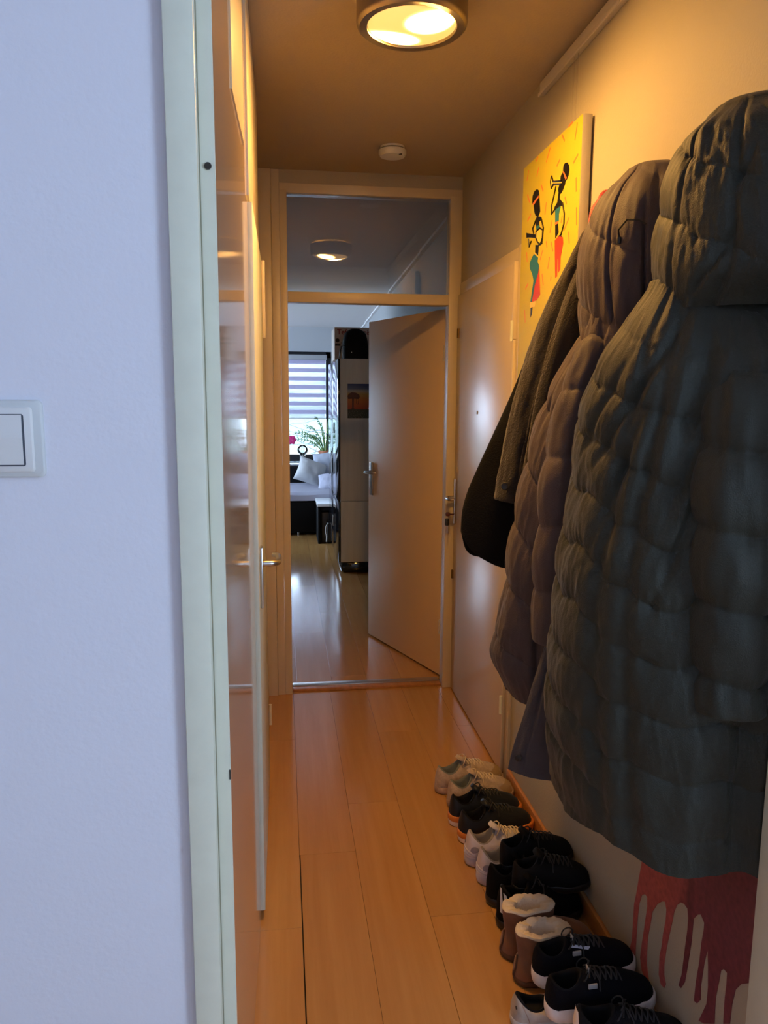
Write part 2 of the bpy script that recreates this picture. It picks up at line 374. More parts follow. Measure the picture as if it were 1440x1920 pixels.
_nt.links.new(_fr.outputs[0], _mu.inputs[0]); _nt.links.new(_mu.outputs[0], _mx.inputs[0]); _nt.links.new(_t.outputs[0], _mx.inputs[1]); _nt.links.new(_g.outputs[0], _mx.inputs[2]); _nt.links.new(_mx.outputs[0], _o.inputs[0])
M['glass'] = gl
MB().box((.0325, YF+.03, 2.0355), (.825, YF+.034, 2.4868)).build('pane', gl, d5)
lf = empty('leaf', (.828, YF+.085, 0)); lf.parent = d5; lf.matrix_parent_inverse = d5.matrix_world.inverted()
ang = math.atan2(4.80-4.006, .525-.835)       # direction of the open leaf
ca, sa = math.cos(ang), math.sin(ang); Rz = Matrix.Rotation(ang, 3, 'Z'); ho = Vector((.842, 3.995, 0))
def leafbox(name, a, b, m, bev=.002): return MB().box(a, b, None, bev, Rz, (0, 0, 0)).build(name, m, None, 35)
def place(o):
    o.location = ho; o.parent = lf; o.matrix_parent_inverse = lf.matrix_world.inverted(); return o
place(leafbox('door_panel', (0, -.038, .012), (.852, 0, 1.985), M['leaf'], .002))
place(leafbox('handle_plate', (.785, 0, .925), (.825, .009, 1.13), M['steel'], .003))
hp = [(.805, .005, 1.07), (.805, .045, 1.07), (.80, .053, 1.07), (.785, .055, 1.07), (.71, .054, 1.072), (.695, .046, 1.073), (.693, .035, 1.073)]
place(MB().tube([Rz @ Vector(p) for p in hp], .009, None, 10).build('lever', M['steel'], None, 50))
for z0 in (.25, 1.72): place(MB().tube([Rz @ Vector((-.004, .004, z0)), Rz @ Vector((-.004, .004, z0+.08))], .008, None, 10).build('hinge', M['trim'], None, 40))
th = struct(box('trim_2', (.034, YF+.031, -.011), (.8245, YF+.075, .012), M['skirt'], None, .003))
th = struct(box('trim_3', (.034, YF+.076, -.011), (.8245, YF+.122, .016), mat('aluminium_strip', (.5, .46, .42), .3, .9), None, .004))

# picture rail on the right wall
pr = MB(); pr.box((XR, 1.25, 2.535), (.868, 2.66, 2.575), None, .002); pr.box((.8685, 1.25, 2.530), (.862, 2.66, 2.541), None, .001)
struct(pr.build('trim_1', mat('aluminium_picture_rail', (.62, .58, .52), .4), None, 35))

# ================================================================== CEILING LAMP, SMOKE DETECTOR
LX, LY, LZ = .352, 2.165, 2.50
lamp = empty('ceiling_lamp', (LX, LY, HC)); tag(lamp, 'round flush ceiling lamp with brushed metal ring and glowing glass', 'lamp')
MB().lathe([(.117, LZ+.003), (.119, LZ-.002), (.138, LZ-.003), (.1445, LZ+.002), (.1465, LZ+.010), (.1465, HC-.012), (.140, HC-.010), (.125, HC-.014), (.118, LZ+.03), (.117, LZ+.003)], None, 72, (LX, LY, 0), 'Z', False).build('ring', M['lampring'], lamp, 40)
MB().lathe([(.0, HC), (.10, HC), (.10, HC-.02), (0, HC-.02)], None, 32, (LX, LY, 0)).build('back_plate', M['white_plastic'], lamp, 40)
em = bpy.data.materials.new('glowing_opal_glass'); em.use_nodes = True; nt = em.node_tree; bs_ = nt.nodes['Principled BSDF']
tc = nt.nodes.new('ShaderNodeTexCoord'); acc = None
for (bx, by) in ((.040, -.050), (-.038, .050)):
    sep = nt.nodes.new('ShaderNodeVectorMath'); sep.operation = 'SUBTRACT'; sep.inputs[1].default_value = (bx, by, 0)
    nt.links.new(tc.outputs['Object'], sep.inputs[0])
    scl = nt.nodes.new('ShaderNodeVectorMath'); scl.operation = 'MULTIPLY'; scl.inputs[1].default_value = (1/.062, 1/.046, 0); nt.links.new(sep.outputs[0], scl.inputs[0])
    ln = nt.nodes.new('ShaderNodeVectorMath'); ln.operation = 'LENGTH'; nt.links.new(scl.outputs[0], ln.inputs[0])
    mr = nt.nodes.new('ShaderNodeMapRange'); mr.interpolation_type = 'SMOOTHSTEP'; mr.inputs['From Min'].default_value = 1.35; mr.inputs['From Max'].default_value = .25
    mr.inputs['To Min'].default_value = 0; mr.inputs['To Max'].default_value = 1; nt.links.new(ln.outputs['Value'], mr.inputs['Value'])
    if acc is None: acc = mr.outputs[0]
    else:
        mx = nt.nodes.new('ShaderNodeMath'); mx.operation = 'MAXIMUM'; nt.links.new(acc, mx.inputs[0]); nt.links.new(mr.outputs[0], mx.inputs[1]); acc = mx.outputs[0]
LAMP_LO, LAMP_HI = 1.15, 1000.0
pw = nt.nodes.new('ShaderNodeMath'); pw.operation = 'POWER'; pw.inputs[1].default_value = 3.0; nt.links.new(acc, pw.inputs[0]); acc = pw.outputs[0]
mr2 = nt.nodes.new('ShaderNodeMapRange'); mr2.inputs['To Min'].default_value = LAMP_LO; mr2.inputs['To Max'].default_value = LAMP_HI; nt.links.new(acc, mr2.inputs['Value'])
bs_.inputs['Emission Color'].default_value = (1.0, .50, .118, 1); nt.links.new(mr2.outputs[0], bs_.inputs['Emission Strength'])
bs_.inputs['Base Color'].default_value = (.6, .55, .4, 1); bs_.inputs['Roughness'].default_value = .3
dg = MB().lathe([(.0, -.016), (.03, -.0152), (.06, -.0122), (.085, -.0075), (.105, -.001), (.1172, .006), (.1172, .010), (0, .008)], None, 64, (0, 0, 0)).build('glass_diffuser', em, None, 40)
dg.location = (LX, LY, LZ-.001); dg.parent = lamp; dg.matrix_parent_inverse = lamp.matrix_world.inverted()

sd = empty('smoke_detector', (.481, 3.44, HC)); tag(sd, 'small round white smoke detector on the hall ceiling', 'smoke detector')
MB().lathe([(0, HC), (.052, HC), (.052, HC-.008), (0, HC-.008)], None, 40, (.481, 3.44, 0)).build('base', M['white_plastic'], sd, 40)
MB().lathe([(0, HC-.012), (.056, HC-.012), (.060, HC-.016), (.060, HC-.030), (.052, HC-.040), (0, HC-.042)], None, 40, (.481, 3.44, 0)).build('cover', M['white_plastic'], sd, 40)
MB().box((.502, 3.395, HC-.0425), (.516, 3.399, HC-.0385)).build('test_slot', M['dark'], sd)

PT_POLY = {'blk': [[(2.351,2.227),(2.34,2.231),(2.322,2.228),(2.305,2.216),(2.299,2.201),(2.304,2.187),(2.317,2.179),(2.328,2.176),(2.333,2.167),(2.349,2.155),(2.366,2.149),(2.384,2.156),(2.392,2.17),(2.381,2.179),(2.376,2.19),(2.372,2.203),(2.355,2.211)],[(2.387,2.157),(2.372,2.153),(2.373,2.137),(2.344,2.118),(2.331,2.103),(2.362,2.114),(2.41,2.112),(2.422,2.122),(2.394,2.132)],[(2.406,2.067),(2.379,2.066),(2.371,2.037),(2.401,2.026)],[(2.376,2.028),(2.358,2.029),(2.342,2.021),(2.344,2.011),(2.362,2.013)],[(2.641,2.21),(2.624,2.221),(2.595,2.221),(2.576,2.212),(2.571,2.197),(2.567,2.183),(2.56,2.16),(2.554,2.141),(2.571,2.13),(2.6,2.136),(2.616,2.151),(2.626,2.175),(2.642,2.186)],[(2.602,2.125),(2.584,2.134),(2.569,2.128),(2.542,2.121),(2.534,2.111),(2.562,2.11),(2.56,2.099),(2.593,2.101)],[(2.696,2.102),(2.68,2.097),(2.586,2.074),(2.585,2.063),(2.679,2.083),(2.694,2.084)],[(2.593,2.043),(2.557,2.034),(2.561,2.002),(2.594,2.016)],[(2.622,1.84),(2.601,1.84),(2.605,1.817),(2.622,1.807)]],'teal': [[(2.41,2.113),(2.362,2.113),(2.375,2.093),(2.375,2.072),(2.406,2.073)],[(2.593,2.102),(2.558,2.099),(2.552,2.084),(2.587,2.084)],[(2.601,2.015),(2.56,1.997),(2.565,1.984),(2.546,1.966),(2.554,1.943),(2.583,1.911),(2.614,1.858),(2.626,1.859),(2.599,1.927),(2.616,1.952),(2.646,1.975),(2.646,1.993),(2.622,2.008)]],'red': [[(2.404,2.02),(2.37,2.026),(2.333,2.017),(2.327,1.998),(2.345,1.964),(2.346,1.924),(2.364,1.916),(2.364,1.955),(2.372,1.961),(2.371,1.907),(2.386,1.905)],[(2.545,1.964),(2.526,1.872),(2.562,1.858),(2.609,1.858),(2.583,1.911),(2.554,1.943)]],'org': [[(2.408,2.075),(2.377,2.072),(2.379,2.066),(2.406,2.067)],[(2.355,2.209),(2.347,2.21),(2.317,2.183),(2.328,2.18),(2.342,2.197)],[(2.639,2.184),(2.577,2.196),(2.573,2.189),(2.626,2.176)]],'yel': [[(2.629,1.858),(2.569,1.856),(2.575,1.839),(2.63,1.841)],[(2.597,2.019),(2.561,2.002),(2.56,1.996),(2.602,2.013)],[(2.452,2.224),(2.437,2.204),(2.362,2.186),(2.361,2.178),(2.432,2.196),(2.447,2.187),(2.46,2.208)],[(2.587,2.084),(2.552,2.088),(2.519,2.075),(2.521,2.051),(2.539,2.034),(2.566,2.045),(2.588,2.064)]]}
PT_LINE = [[(2.411,2.115),(2.441,2.107),(2.441,2.132),(2.419,2.164),(2.408,2.182)],[(2.344,2.118),(2.325,2.082),(2.325,2.054),(2.348,2.026)],[(2.595,2.122),(2.624,2.101),(2.613,2.083)],[(2.666,2.075),(2.657,2.048),(2.636,2.062)],[(2.541,2.117),(2.513,2.08),(2.523,2.034),(2.56,2.035)],[(2.588,2.064),(2.587,2.084),(2.552,2.088),(2.519,2.075),(2.521,2.051),(2.539,2.034),(2.566,2.045),(2.588,2.064)],[(2.452,2.224),(2.437,2.204),(2.362,2.186)],[(2.361,2.177),(2.432,2.195),(2.45,2.187),(2.46,2.208),(2.452,2.224)]]
PT_DASH = [((2.322,2.328),(2.289,2.329)),((2.25,2.316),(2.266,2.272)),((2.373,2.321),(2.351,2.296)),((2.477,2.316),(2.513,2.283)),((2.412,2.242),(2.384,2.254)),((2.27,2.212),(2.234,2.225)),((2.619,2.315),(2.596,2.322)),((2.712,2.278),(2.692,2.307)),((2.604,2.263),(2.584,2.288)),((2.553,2.223),(2.534,2.199)),((2.699,2.229),(2.673,2.197)),((2.243,2.165),(2.239,2.124)),((2.329,2.132),(2.314,2.107)),((2.69,2.139),(2.653,2.154)),((2.508,2.12),(2.496,2.156)),((2.231,2.08),(2.226,2.029)),((2.329,2.034),(2.287,2.063)),((2.454,2.053),(2.433,2.089)),((2.346,2.082),(2.356,2.062)),((2.288,2.024),(2.278,1.987)),((2.686,2.035),(2.679,2.001)),((2.541,1.985),(2.516,2.011)),((2.485,2.034),(2.476,2.011)),((2.438,2.023),(2.418,1.99)),((2.462,1.944),(2.446,1.978)),((2.515,1.937),(2.499,1.897)),((2.431,1.903),(2.426,1.915)),((2.688,1.911),(2.659,1.926)),((2.689,1.84),(2.679,1.796))]
DRIP = [(1.686,0.367),(1.693,0.332),(1.703,0.276),(1.711,0.242),(1.711,0.179),(1.712,0.136),(1.721,0.104),(1.719,0.06),(1.708,0.046),(1.697,0.068),(1.689,0.101),(1.689,0.132),(1.689,0.18),(1.688,0.227),(1.684,0.264),(1.674,0.293),(1.658,0.307),(1.646,0.307),(1.643,0.282),(1.649,0.24),(1.654,0.2),(1.659,0.168),(1.663,0.127),(1.651,0.1),(1.619,0.088),(1.612,0.101),(1.628,0.134),(1.631,0.162),(1.631,0.208),(1.622,0.255),(1.617,0.288),(1.596,0.324),(1.576,0.345),(1.561,0.355),(1.553,0.34),(1.553,0.311),(1.561,0.27),(1.563,0.239),(1.57,0.205),(1.568,0.158),(1.556,0.141),(1.54,0.144),(1.534,0.16),(1.544,0.175),(1.547,0.199),(1.542,0.244),(1.535,0.281),(1.525,0.326),(1.519,0.359),(1.509,0.383),(1.494,0.401),(1.48,0.407),(1.465,0.406),(1.459,0.386),(1.459,0.359),(1.462,0.328),(1.465,0.293),(1.469,0.24),(1.479,0.203),(1.469,0.204),(1.455,0.231),(1.451,0.257),(1.445,0.304),(1.44,0.343),(1.439,0.382),(1.438,0.401),(1.424,0.421),(1.412,0.43),(1.397,0.421),(1.397,0.405),(1.402,0.37),(1.405,0.319),(1.412,0.267),(1.414,0.219),(1.402,0.223),(1.39,0.242),(1.392,0.276),(1.386,0.334),(1.378,0.373),(1.372,0.341),(1.366,0.293),(1.367,0.252),(1.391,0.19),(1.37,0.202),(1.334,0.234),(1.337,0.291),(1.33,0.335),(1.326,0.365),(1.317,0.376),(1.305,0.377),(1.304,0.35),(1.306,0.318),(1.304,0.261),(1.283,0.28),(1.281,0.325),(1.274,0.365),(1.258,0.391),(1.232,0.415),(1.21,0.436)]

# ================================================================== PAINTING
pic = empty('canvas_painting', (XR, 2.47, 1.58)); tag(pic, 'yellow canvas of two musicians with red dashes, hung above the coats', 'painting')
PX = .850
M['canvas'] = mat('yellow_painted_canvas', (.56, .47, .03), .55, bump=.2, bscale=400)
M['canvas_side'] = mat('raw_canvas_edge', (.55, .50, .38), .7, bump=.2, bscale=300)
PTC = {'blk': mat('paint_black', (.006, .005, .006), .4), 'teal': mat('paint_teal', (.02, .16, .26), .5), 'red': mat('paint_red', (.55, .05, .015), .5),
       'org': mat('paint_orange', (.70, .17, .05), .5), 'yel': mat('paint_pale_yellow', (.85, .62, .10), .5)}
PY0, PY1, PZ0, PZ1 = 2.210, 2.752, 1.60, 2.328
cv = MB(); cv.box((PX, PY0, PZ0), (PX+.028, PY1, PZ1), M['canvas_side'], .002)
cv.add([(PX-.0004, PY0+.001, PZ0+.001), (PX-.0004, PY1-.001, PZ0+.001), (PX-.0004, PY1-.001, PZ1-.001), (PX-.0004, PY0+.001, PZ1-.001)], [[0, 1, 2, 3]], M['canvas'])
cv.build('canvas', None, pic, 30)
def figure(name, sel):
    mb = MB(); lay = 0
    for k in ('blk', 'teal', 'red', 'yel', 'org'):
        for s in PT_POLY[k]:
            cy = sum(p[0] for p in s)/len(s)
            if sel(cy):
                lay += 1; d = .0009+.0003*(k != 'blk')+.0003*(k == 'org')
                mb.prism([(PX-d, y, z) for y, z in s], (d-.0003, 0, 0), PTC[k])
    for s in PT_LINE:
        cy = sum(p[0] for p in s)/len(s)
        if sel(cy): mb.tube([(PX-.0015, y, z) for y, z in s], .0028, PTC['blk'], 6, True)
    mb.build(name, None, pic)
figure('painted_guitar_player', lambda y: y > 2.535)
figure('painted_trumpet_player', lambda y: y <= 2.535)
for (a, b_) in PT_DASH:
    p, q = Vector((PX-.0006, *a)), Vector((PX-.0006, *b_)); t = (q-p).normalized(); n_ = Vector((0, -t.z, t.y))*.0042
    MB().prism([p-n_*.7, q-n_, q+n_*.6, p+n_], (.0005, 0, 0)).build('painted_dash', PTC['org'], pic)
for yy in (2.33, 2.36): MB().tube([(.874, yy, 2.538), (.872, yy, PZ1-.02)], .0007, None, 5).build('hanging_wire', mat('nylon_wire', (.4, .36, .3), .3), pic)

# ================================================================== RED DRIPS PAINTED ON THE WALL
dm = bpy.data.materials.new('dripping_red_paint'); dm.use_nodes = True; nt = dm.node_tree; bd = nt.nodes['Principled BSDF']; bd.inputs['Roughness'].default_value = .55
tc = nt.nodes.new('ShaderNodeTexCoord'); sp = nt.nodes.new('ShaderNodeSeparateXYZ'); nt.links.new(tc.outputs['Object'], sp.inputs[0])
n1 = nt.nodes.new('ShaderNodeTexNoise'); n1.inputs['Scale'].default_value = 14; n1.inputs['Detail'].default_value = 6; nt.links.new(tc.outputs['Object'], n1.inputs['Vector'])
ma = nt.nodes.new('ShaderNodeMath'); ma.operation = 'MULTIPLY_ADD'; ma.inputs[1].default_value = .16; nt.links.new(n1.outputs['Fac'], ma.inputs[0]); nt.links.new(sp.outputs['Y'], ma.inputs[2])
mr = nt.nodes.new('ShaderNodeMapRange'); mr.inputs['From Min'].default_value = 1.70; mr.inputs['From Max'].default_value = 1.46; nt.links.new(ma.outputs[0], mr.inputs['Value'])
rp = nt.nodes.new('ShaderNodeValToRGB'); E = rp.color_ramp.elements; E[0].color = (.42, .085, .07, 1); E[1].color = (.17, .035, .05, 1)
e2 = E.new(.45); e2.color = (.36, .075, .07, 1); e3 = E.new(.62); e3.color = (.13, .025, .035, 1); e4 = E.new(.8); e4.color = (.20, .04, .055, 1)
nt.links.new(mr.outputs[0], rp.inputs['Fac'])
n3 = nt.nodes.new('ShaderNodeTexNoise'); n3.inputs['Scale'].default_value = 70; n3.inputs['Detail'].default_value = 6; nt.links.new(tc.outputs['Object'], n3.inputs['Vector'])
mxc = nt.nodes.new('ShaderNodeMix'); mxc.data_type = 'RGBA'; mxc.blend_type = 'OVERLAY'; mxc.inputs[0].default_value = .5
nt.links.new(rp.outputs[0], mxc.inputs[6]); nt.links.new(n3.outputs['Fac'], mxc.inputs[7]); nt.links.new(mxc.outputs[2], bd.inputs['Base Color'])
full = DRIP+[(1.20, .62), (1.20, .80), (1.66, .80), (1.672, .60), (1.677, .45)]
mu = MB().prism([(XR-.0012, y, z) for y, z in full], (.0011, 0, 0)).build('wall_drip_painting', dm)
tag(mu, 'dark red paint dripping down the white wall below the green coat', 'mural')

# ================================================================== SHOES
def shoe_outline(L, Wd, N=56):
    pts = []
    us = [0, .02, .06, .14, .26, .40, .55, .68, .80, .90, .96, .99, 1.0]
    ws = [.0, .36, .58, .72, .74, .70, .84, 1.0, .96, .74, .46, .22, 0]
    for k in range(N):
        a = 2*math.pi*k/N; u = (1-math.cos(a))/2; s = 1 if a < math.pi else -1
        w = np.interp(u, us, ws)*Wd/2
        if u < .1: w = Wd/2*.74*math.sqrt(max(0, 1-((.14-u)/.14)**2))
        if u > .86: w = Wd/2*.93*math.sqrt(max(0, 1-((u-.80)/.20)**2))**.9
        pts.append(Vector((u*L, s*w, 0)))
    return pts
def smoothz(pts): return pts
def shoe(name, label, heel, toe, L=.285, Wd=.10, z0=0, tilt=0, sole=.026, zc_heel=.092, zc_mid=.066, zc_front=.105, col_a=.155, upper=None, lining=None, solem=None,
         band=None, laces=None, tongue=None, toe_p=1.9, toe_g=.75, stripes=None, group=None, cat='shoe', shaft=0, fur=False, heeltab=None, toecap=None, roll=0, extras=None):
    d = Vector((toe[0]-heel[0], toe[1]-heel[1], 0)); yaw = math.atan2(d.y, d.x)
    root = empty(name); tag(root, label, cat, group)
    mw = Matrix.Translation((heel[0], heel[1], z0)) @ Matrix.Rotation(yaw, 4, 'Z') @ Matrix.Rotation(-tilt, 4, 'Y') @ Matrix.Rotation(roll, 4, 'X')
    root.matrix_world = mw
    def put(mb, nm, m, sm=60):
        o = mb.build(nm, m, None, sm); o.parent = root; return o
    N = 56; F = shoe_outline(L, Wd, N)
    def scl(pts, k, z, tz=0): c = Vector((L*.45, 0, 0)); return [Vector((c.x+(p.x-c.x)*(1-(1-k)*.55), p.y*k, z+tz*max(0, p.x/L-.75)**2*4)) for p in pts]
    # sole with heel flare and slight toe spring
    ts = .010
    mb = MB(); mb.loft([scl(F, .90, 0, ts), scl(F, .99, .004, ts), scl(F, 1.03, sole*.45, ts), scl(F, 1.02, sole*.9, ts), scl(F, .98, sole, ts)], None); put(mb, 'sole', solem)
    if band: mb = MB(); mb.loft([scl(F, 1.035, sole*.60, ts), scl(F, 1.055, sole*.75, ts), scl(F, 1.05, sole*1.1, ts), scl(F, 1.01, sole*1.2, ts)], None); put(mb, 'midsole_band', band)
    # collar loop
    cx = L*.035+L*col_a; Cl = []
    for k in range(N):
        a = 2*math.pi*k/N; f = (1-math.cos(a))/2
        z = zc_heel*(1-f)**2+zc_front*f**2+2*f*(1-f)*(zc_mid*2-(zc_heel+zc_front)/2)
        Cl.append(Vector((cx-L*col_a*math.cos(a)*(1.0 if f < .5 else 1.15), math.sin(a)*Wd*.31, z)))
    def surf(k, t):
        u = F[k].x/L; w = min(1, max(0, (u-.25)/.6)); w = w*w*(3-2*w)
        p = 1.15*(1-w)+toe_p*w; gexp = 1.0*(1-w)+toe_g*w
        e = t**p; z = sole*.9+ts*max(0, u-.75)**2*4*(1-t)+(Cl[k].z-sole*.9)*(t**gexp)
        x = F[k].x*.985+(Cl[k].x-F[k].x*.985)*e; y = F[k].y*.97+(Cl[k].y-F[k].y*.97)*(t**1.5)
        bul = .006*math.sin(math.pi*t)*(1-w); y += bul*(1 if y > 0 else -1)
        return Vector((x, y, z))
    nt_ = 16; rings = [[surf(k, t/nt_) for k in range(N)] for t in range(nt_+1)]
    top = rings[-1]
    if shaft:
        for h in range(1, 7):
            q = h/6; rings.append([Vector((cx+(p.x-cx)*(1+.10*q)-.002*q, p.y*(1+.28*q), p.z+(shaft-p.z)*q+.003*math.sin(5*q+k*.7))) for k, p in enumerate(top)])
        top = rings[-1]
    if roll is not None:
        for i, rg in enumerate(rings):
            for k, p in enumerate(rg):
                q = .0018*float(vnoise(p.x*45, p.y*45, p.z*45, hash(label) % 97 if False else len(label)))
                p.y += q; p.z += q*.6 if 0 < i < len(rings)-1 else 0
    mb = MB(); mb.loft(rings, None, True, False, False); put(mb, 'upper', upper, 70)
    # padded rim and lining going down inside
    cen = Vector((cx, 0, 0)); rin = .016 if fur else .006
    def shrink(pts, s, dz): return [Vector((cx+(p.x-cx)*s, p.y*s, p.z+dz)) for p in pts]
    s1 = 1-rin/(Wd*.31); s2 = s1-.03
    inner = [shrink(top, 1.0, -.001), shrink(top, ((1+s1)/2+.01) if not fur else .95, .004 if not fur else .005), shrink(top, s1, .001), shrink(top, s2, -.012)]
    zf = .108 if fur else sole+.006
    inner.append([Vector((cx+(p.x-cx)*s2, p.y*s2, zf+(p.z-zf)*.35)) for p in top]); inner.append([Vector((cx+(p.x-cx)*s2*.9, p.y*s2*.9, zf)) for p in top])
    if fur:
        for ri in (1, 2, 3, 4):
            for k, p in enumerate(inner[ri]):
                q = .0022*float(vnoise(k*1.7, ri*3.1, 0, len(label))); p.z += q; p.y += q
    mb = MB(); mb.loft(inner, None, True, False, True); put(mb, 'lining', lining, 70)
    def vamp(x):                                          # surface point over the centre line at x
        k = N//2; best = min(range(nt_+1), key=lambda t: abs(rings[t][k].x-x)); p = rings[best][k]; return p
    if tongue:
        c = surf(N//2, 1); mb = MB(); rr = []
        for i, (dx, dz, hw) in enumerate(((.03, -.016, .020), (.014, -.002, .023), (.004, .008, .025), (-.004, .014, .023), (-.010, .017, .014))):
            x, z = c.x+dx, c.z+dz
            rr.append([Vector((x+.004*math.sin(math.pi*j/6)-.004, hw*math.cos(math.pi*j/6), z+.006*math.sin(math.pi*j/6))) for j in range(7)]+[Vector((x-.004*math.sin(math.pi*j/6)-.007, hw*math.cos(math.pi*j/6), z-.004)) for j in range(6, -1, -1)])
        mb.loft(rr, None); put(mb, 'tongue', tongue, 60)
    if laces:
        mb = MB(); c = surf(N//2, 1); xs = [c.x+.010+i*.0135 for i in range(6)]
        for i, x in enumerate(xs):
            p = vamp(x); q = vamp(x+.0135)
            for s in (1, -1):
                mb.tube([(x, s*.020, p.z-.006), (x+.004, s*.010, p.z+.0035), (x+.0075, 0, (p.z+q.z)/2+.005), (x+.010, -s*.011, q.z+.003), (x+.0135, -s*.021, q.z-.007)], .0021, None, 6)
        p = vamp(xs[0])
        for s in (1, -1):
            lp = [(xs[0]+.004+.012*math.sin(t)*.6-.008*(1-math.cos(t)), s*(.004+.024*(1-math.cos(t))/2), p.z+.008+.014*math.sin(t)-.010*(1-math.cos(t))/2) for t in [i*math.pi*2/12 for i in range(13)]]
            mb.tube(lp, .0018, None, 6); mb.tube([(xs[0]+.004, 0, p.z+.008), (xs[0]+.012, s*.015, p.z+.010), (xs[0]+.02, s*.032, p.z-.006), (xs[0]+.018, s*.042, p.z-.026)], .0018, None, 6)
        put(mb, 'laces', laces, 60)
    def band_on(nm, m, k0, k1, t0, t1, off=.0016, slant=0):
        mb = MB(); a = []
        ks = np.linspace(k0, k1, 9)
        def sp(kk, t):
            k0_ = int(math.floor(kk)) % N; k1_ = (k0_+1) % N; f_ = kk-math.floor(kk); p = surf(k0_, t).lerp(surf(k1_, t), f_)
            cdir = Vector((p.x-cx, p.y*1.0, 0)) if p.x < L*.45 else Vector((0, p.y, .01)); cdir.normalize(); return p+cdir*off
        rr = [[sp(kk+slant*t_, t0+(t1-t0)*t_) for t_ in (0, .33, .66, 1)] for kk in ks]
        mb.loft(rr, None, False, False, False); put(mb, nm, m, 60)
    if heeltab: band_on('heel_tab', heeltab, -3.2, 3.2, .45, 1.0)
    if toecap: band_on('toe_cap', toecap, N/2-8, N/2+8, .02, .42)
    for st in (stripes or []): band_on(*st)
    if extras: extras(root, put, surf, Cl, N, L)
    return root

M['beige_mesh'] = mat('beige_running_mesh', (.45, .36, .30), .8, var=.18, vscale=60, bump=.5, bscale=250)
M['beige_sole'] = mat('worn_beige_sole', (.40, .29, .23), .7, var=.25, vscale=40, bump=.3, bscale=60)
M['beige_toe'] = mat('tan_suede_toe', (.36, .26, .15), .8)
M['grey_lining'] = mat('grey_teal_lining', (.17, .19, .18), .9)
M['lace_cream'] = mat('cream_lace', (.62, .52, .40), .8)
M['navy'] = mat('dark_navy_leather', (.010, .013, .022), .5, spec=.3, bump=.2, bscale=200)
M['orange_sole'] = mat('orange_midsole', (.60, .19, .03), .5)
M['white_sole'] = mat('worn_white_sole', (.84, .80, .77), .55, var=.10, vscale=30)
M['black_lace'] = mat('black_lace', (.015, .016, .018), .7)
M['lilac'] = mat('lilac_white_leather', (.62, .58, .64), .5, bump=.15, bscale=120)
M['gold_mesh'] = mat('golden_mesh', (.45, .29, .10), .6, bump=.4, bscale=300)
M['lilac_grey'] = mat('lilac_grey_patch', (.26, .25, .32), .6)
M['sh_black'] = mat('black_knit', (.005, .005, .006), .85, bump=.4, bscale=260, spec=.1)
M['stripe'] = mat('pale_blue_white_stripe', (.55, .62, .75), .5)
M['suede'] = mat('chestnut_suede', (.21, .092, .042), .9, var=.25, vscale=14, bump=.3, bscale=120, sheen=.15)
M['fur'] = mat('cream_sheepskin', (.72, .62, .46), .95, bump=1.0, bscale=120, detail=6)
M['suede_sole'] = mat('brown_boot_sole', (.10, .045, .022), .8)
M['navy_canvas'] = mat('blue_black_canvas', (.005, .0055, .009), .9, bump=.4, bscale=300, spec=.12)
M['dirty_white'] = mat('dirty_white_leather', (.46, .42, .36), .6, var=.28, vscale=18, bump=.3, bscale=50)
M['mesh_black'] = mat('black_open_mesh', (.008, .008, .010), .8, spec=.15, bump=.6, bscale=180)
M['silver'] = mat('silver_tag', (.45, .44, .42), .4)

G_SH = None
bk = dict(upper=M['beige_mesh'], lining=M['grey_lining'], solem=M['beige_sole'], laces=M['lace_cream'], tongue=M['beige_mesh'], toecap=M['beige_toe'], sole=.030, zc_heel=.105, zc_mid=.080, zc_front=.115)
shoe('running_shoe', 'worn beige running shoe farthest down the row, beside the entrance door', (.575, 2.765), (.86, 2.835), L=.295, **bk)
shoe('running_shoe', 'worn beige running shoe next to the dark navy pair, laces loose', (.600, 2.655), (.87, 2.715), L=.275, **bk)
nv = dict(upper=M['navy'], lining=M['black'], solem=M['white_sole'], band=M['orange_sole'], laces=M['black_lace'], tongue=M['navy'], sole=.036, zc_heel=.112, zc_mid=.082, zc_front=.118)
shoe('training_shoe', 'dark navy training shoe with orange and white sole, beside the beige pair', (.580, 2.535), (.862, 2.585), L=.282, **nv)
shoe('training_shoe', 'dark navy training shoe with orange and white sole, beside the lilac white pair', (.590, 2.425), (.866, 2.475), L=.282, **nv)
def lil_marks(root, put, surf, Cl, N, L):
    for s in (1, -1):
        mb = MB(); pts = []
        for i in range(14):
            a = 2*math.pi*i/14; t = .48+.16*math.sin(a); kk = (s*(5.2+1.9*math.cos(a)+1.2*math.sin(a))) % N
            k0 = int(kk); p = surf(k0 % N, t).lerp(surf((k0+1) % N, t), kk-k0); n_ = Vector((p.x-L*.2, p.y*1.2, 0)).normalized(); pts.append(p+n_*.0022)
        c = sum(pts, Vector())/14; c = c+Vector((c.x-L*.2, c.y*1.2, 0)).normalized()*.0035; mb.add([c]+pts, [[0, 1+i, 1+(i+1) % 14] for i in range(14)]); put(mb, 'oval_patch', M['lilac_grey'])
    for t in (.10, .20, .30):
        mb = MB(); mb.tube([surf(k % N, t)+Vector((surf(k % N, t).x-L*.3, surf(k % N, t).y, 0)).normalized()*.0008 for k in range(-11, 12)], .0022, None, 6); put(mb, 'heel_ridge', M['lilac'])
li = dict(upper=M['lilac'], lining=mat('taupe_lining', (.30, .27, .24), .9), solem=mat('lilac_sole', (.50, .47, .55), .55), laces=M['lace_cream'], tongue=M['lilac'], toecap=M['gold_mesh'], sole=.032, zc_heel=.118, zc_mid=.078, zc_front=.112, extras=lil_marks)
shoe('sneaker', 'lilac white sneaker with gold toe, next to the navy trainers', (.582, 2.295), (.860, 2.335), L=.28, **li)
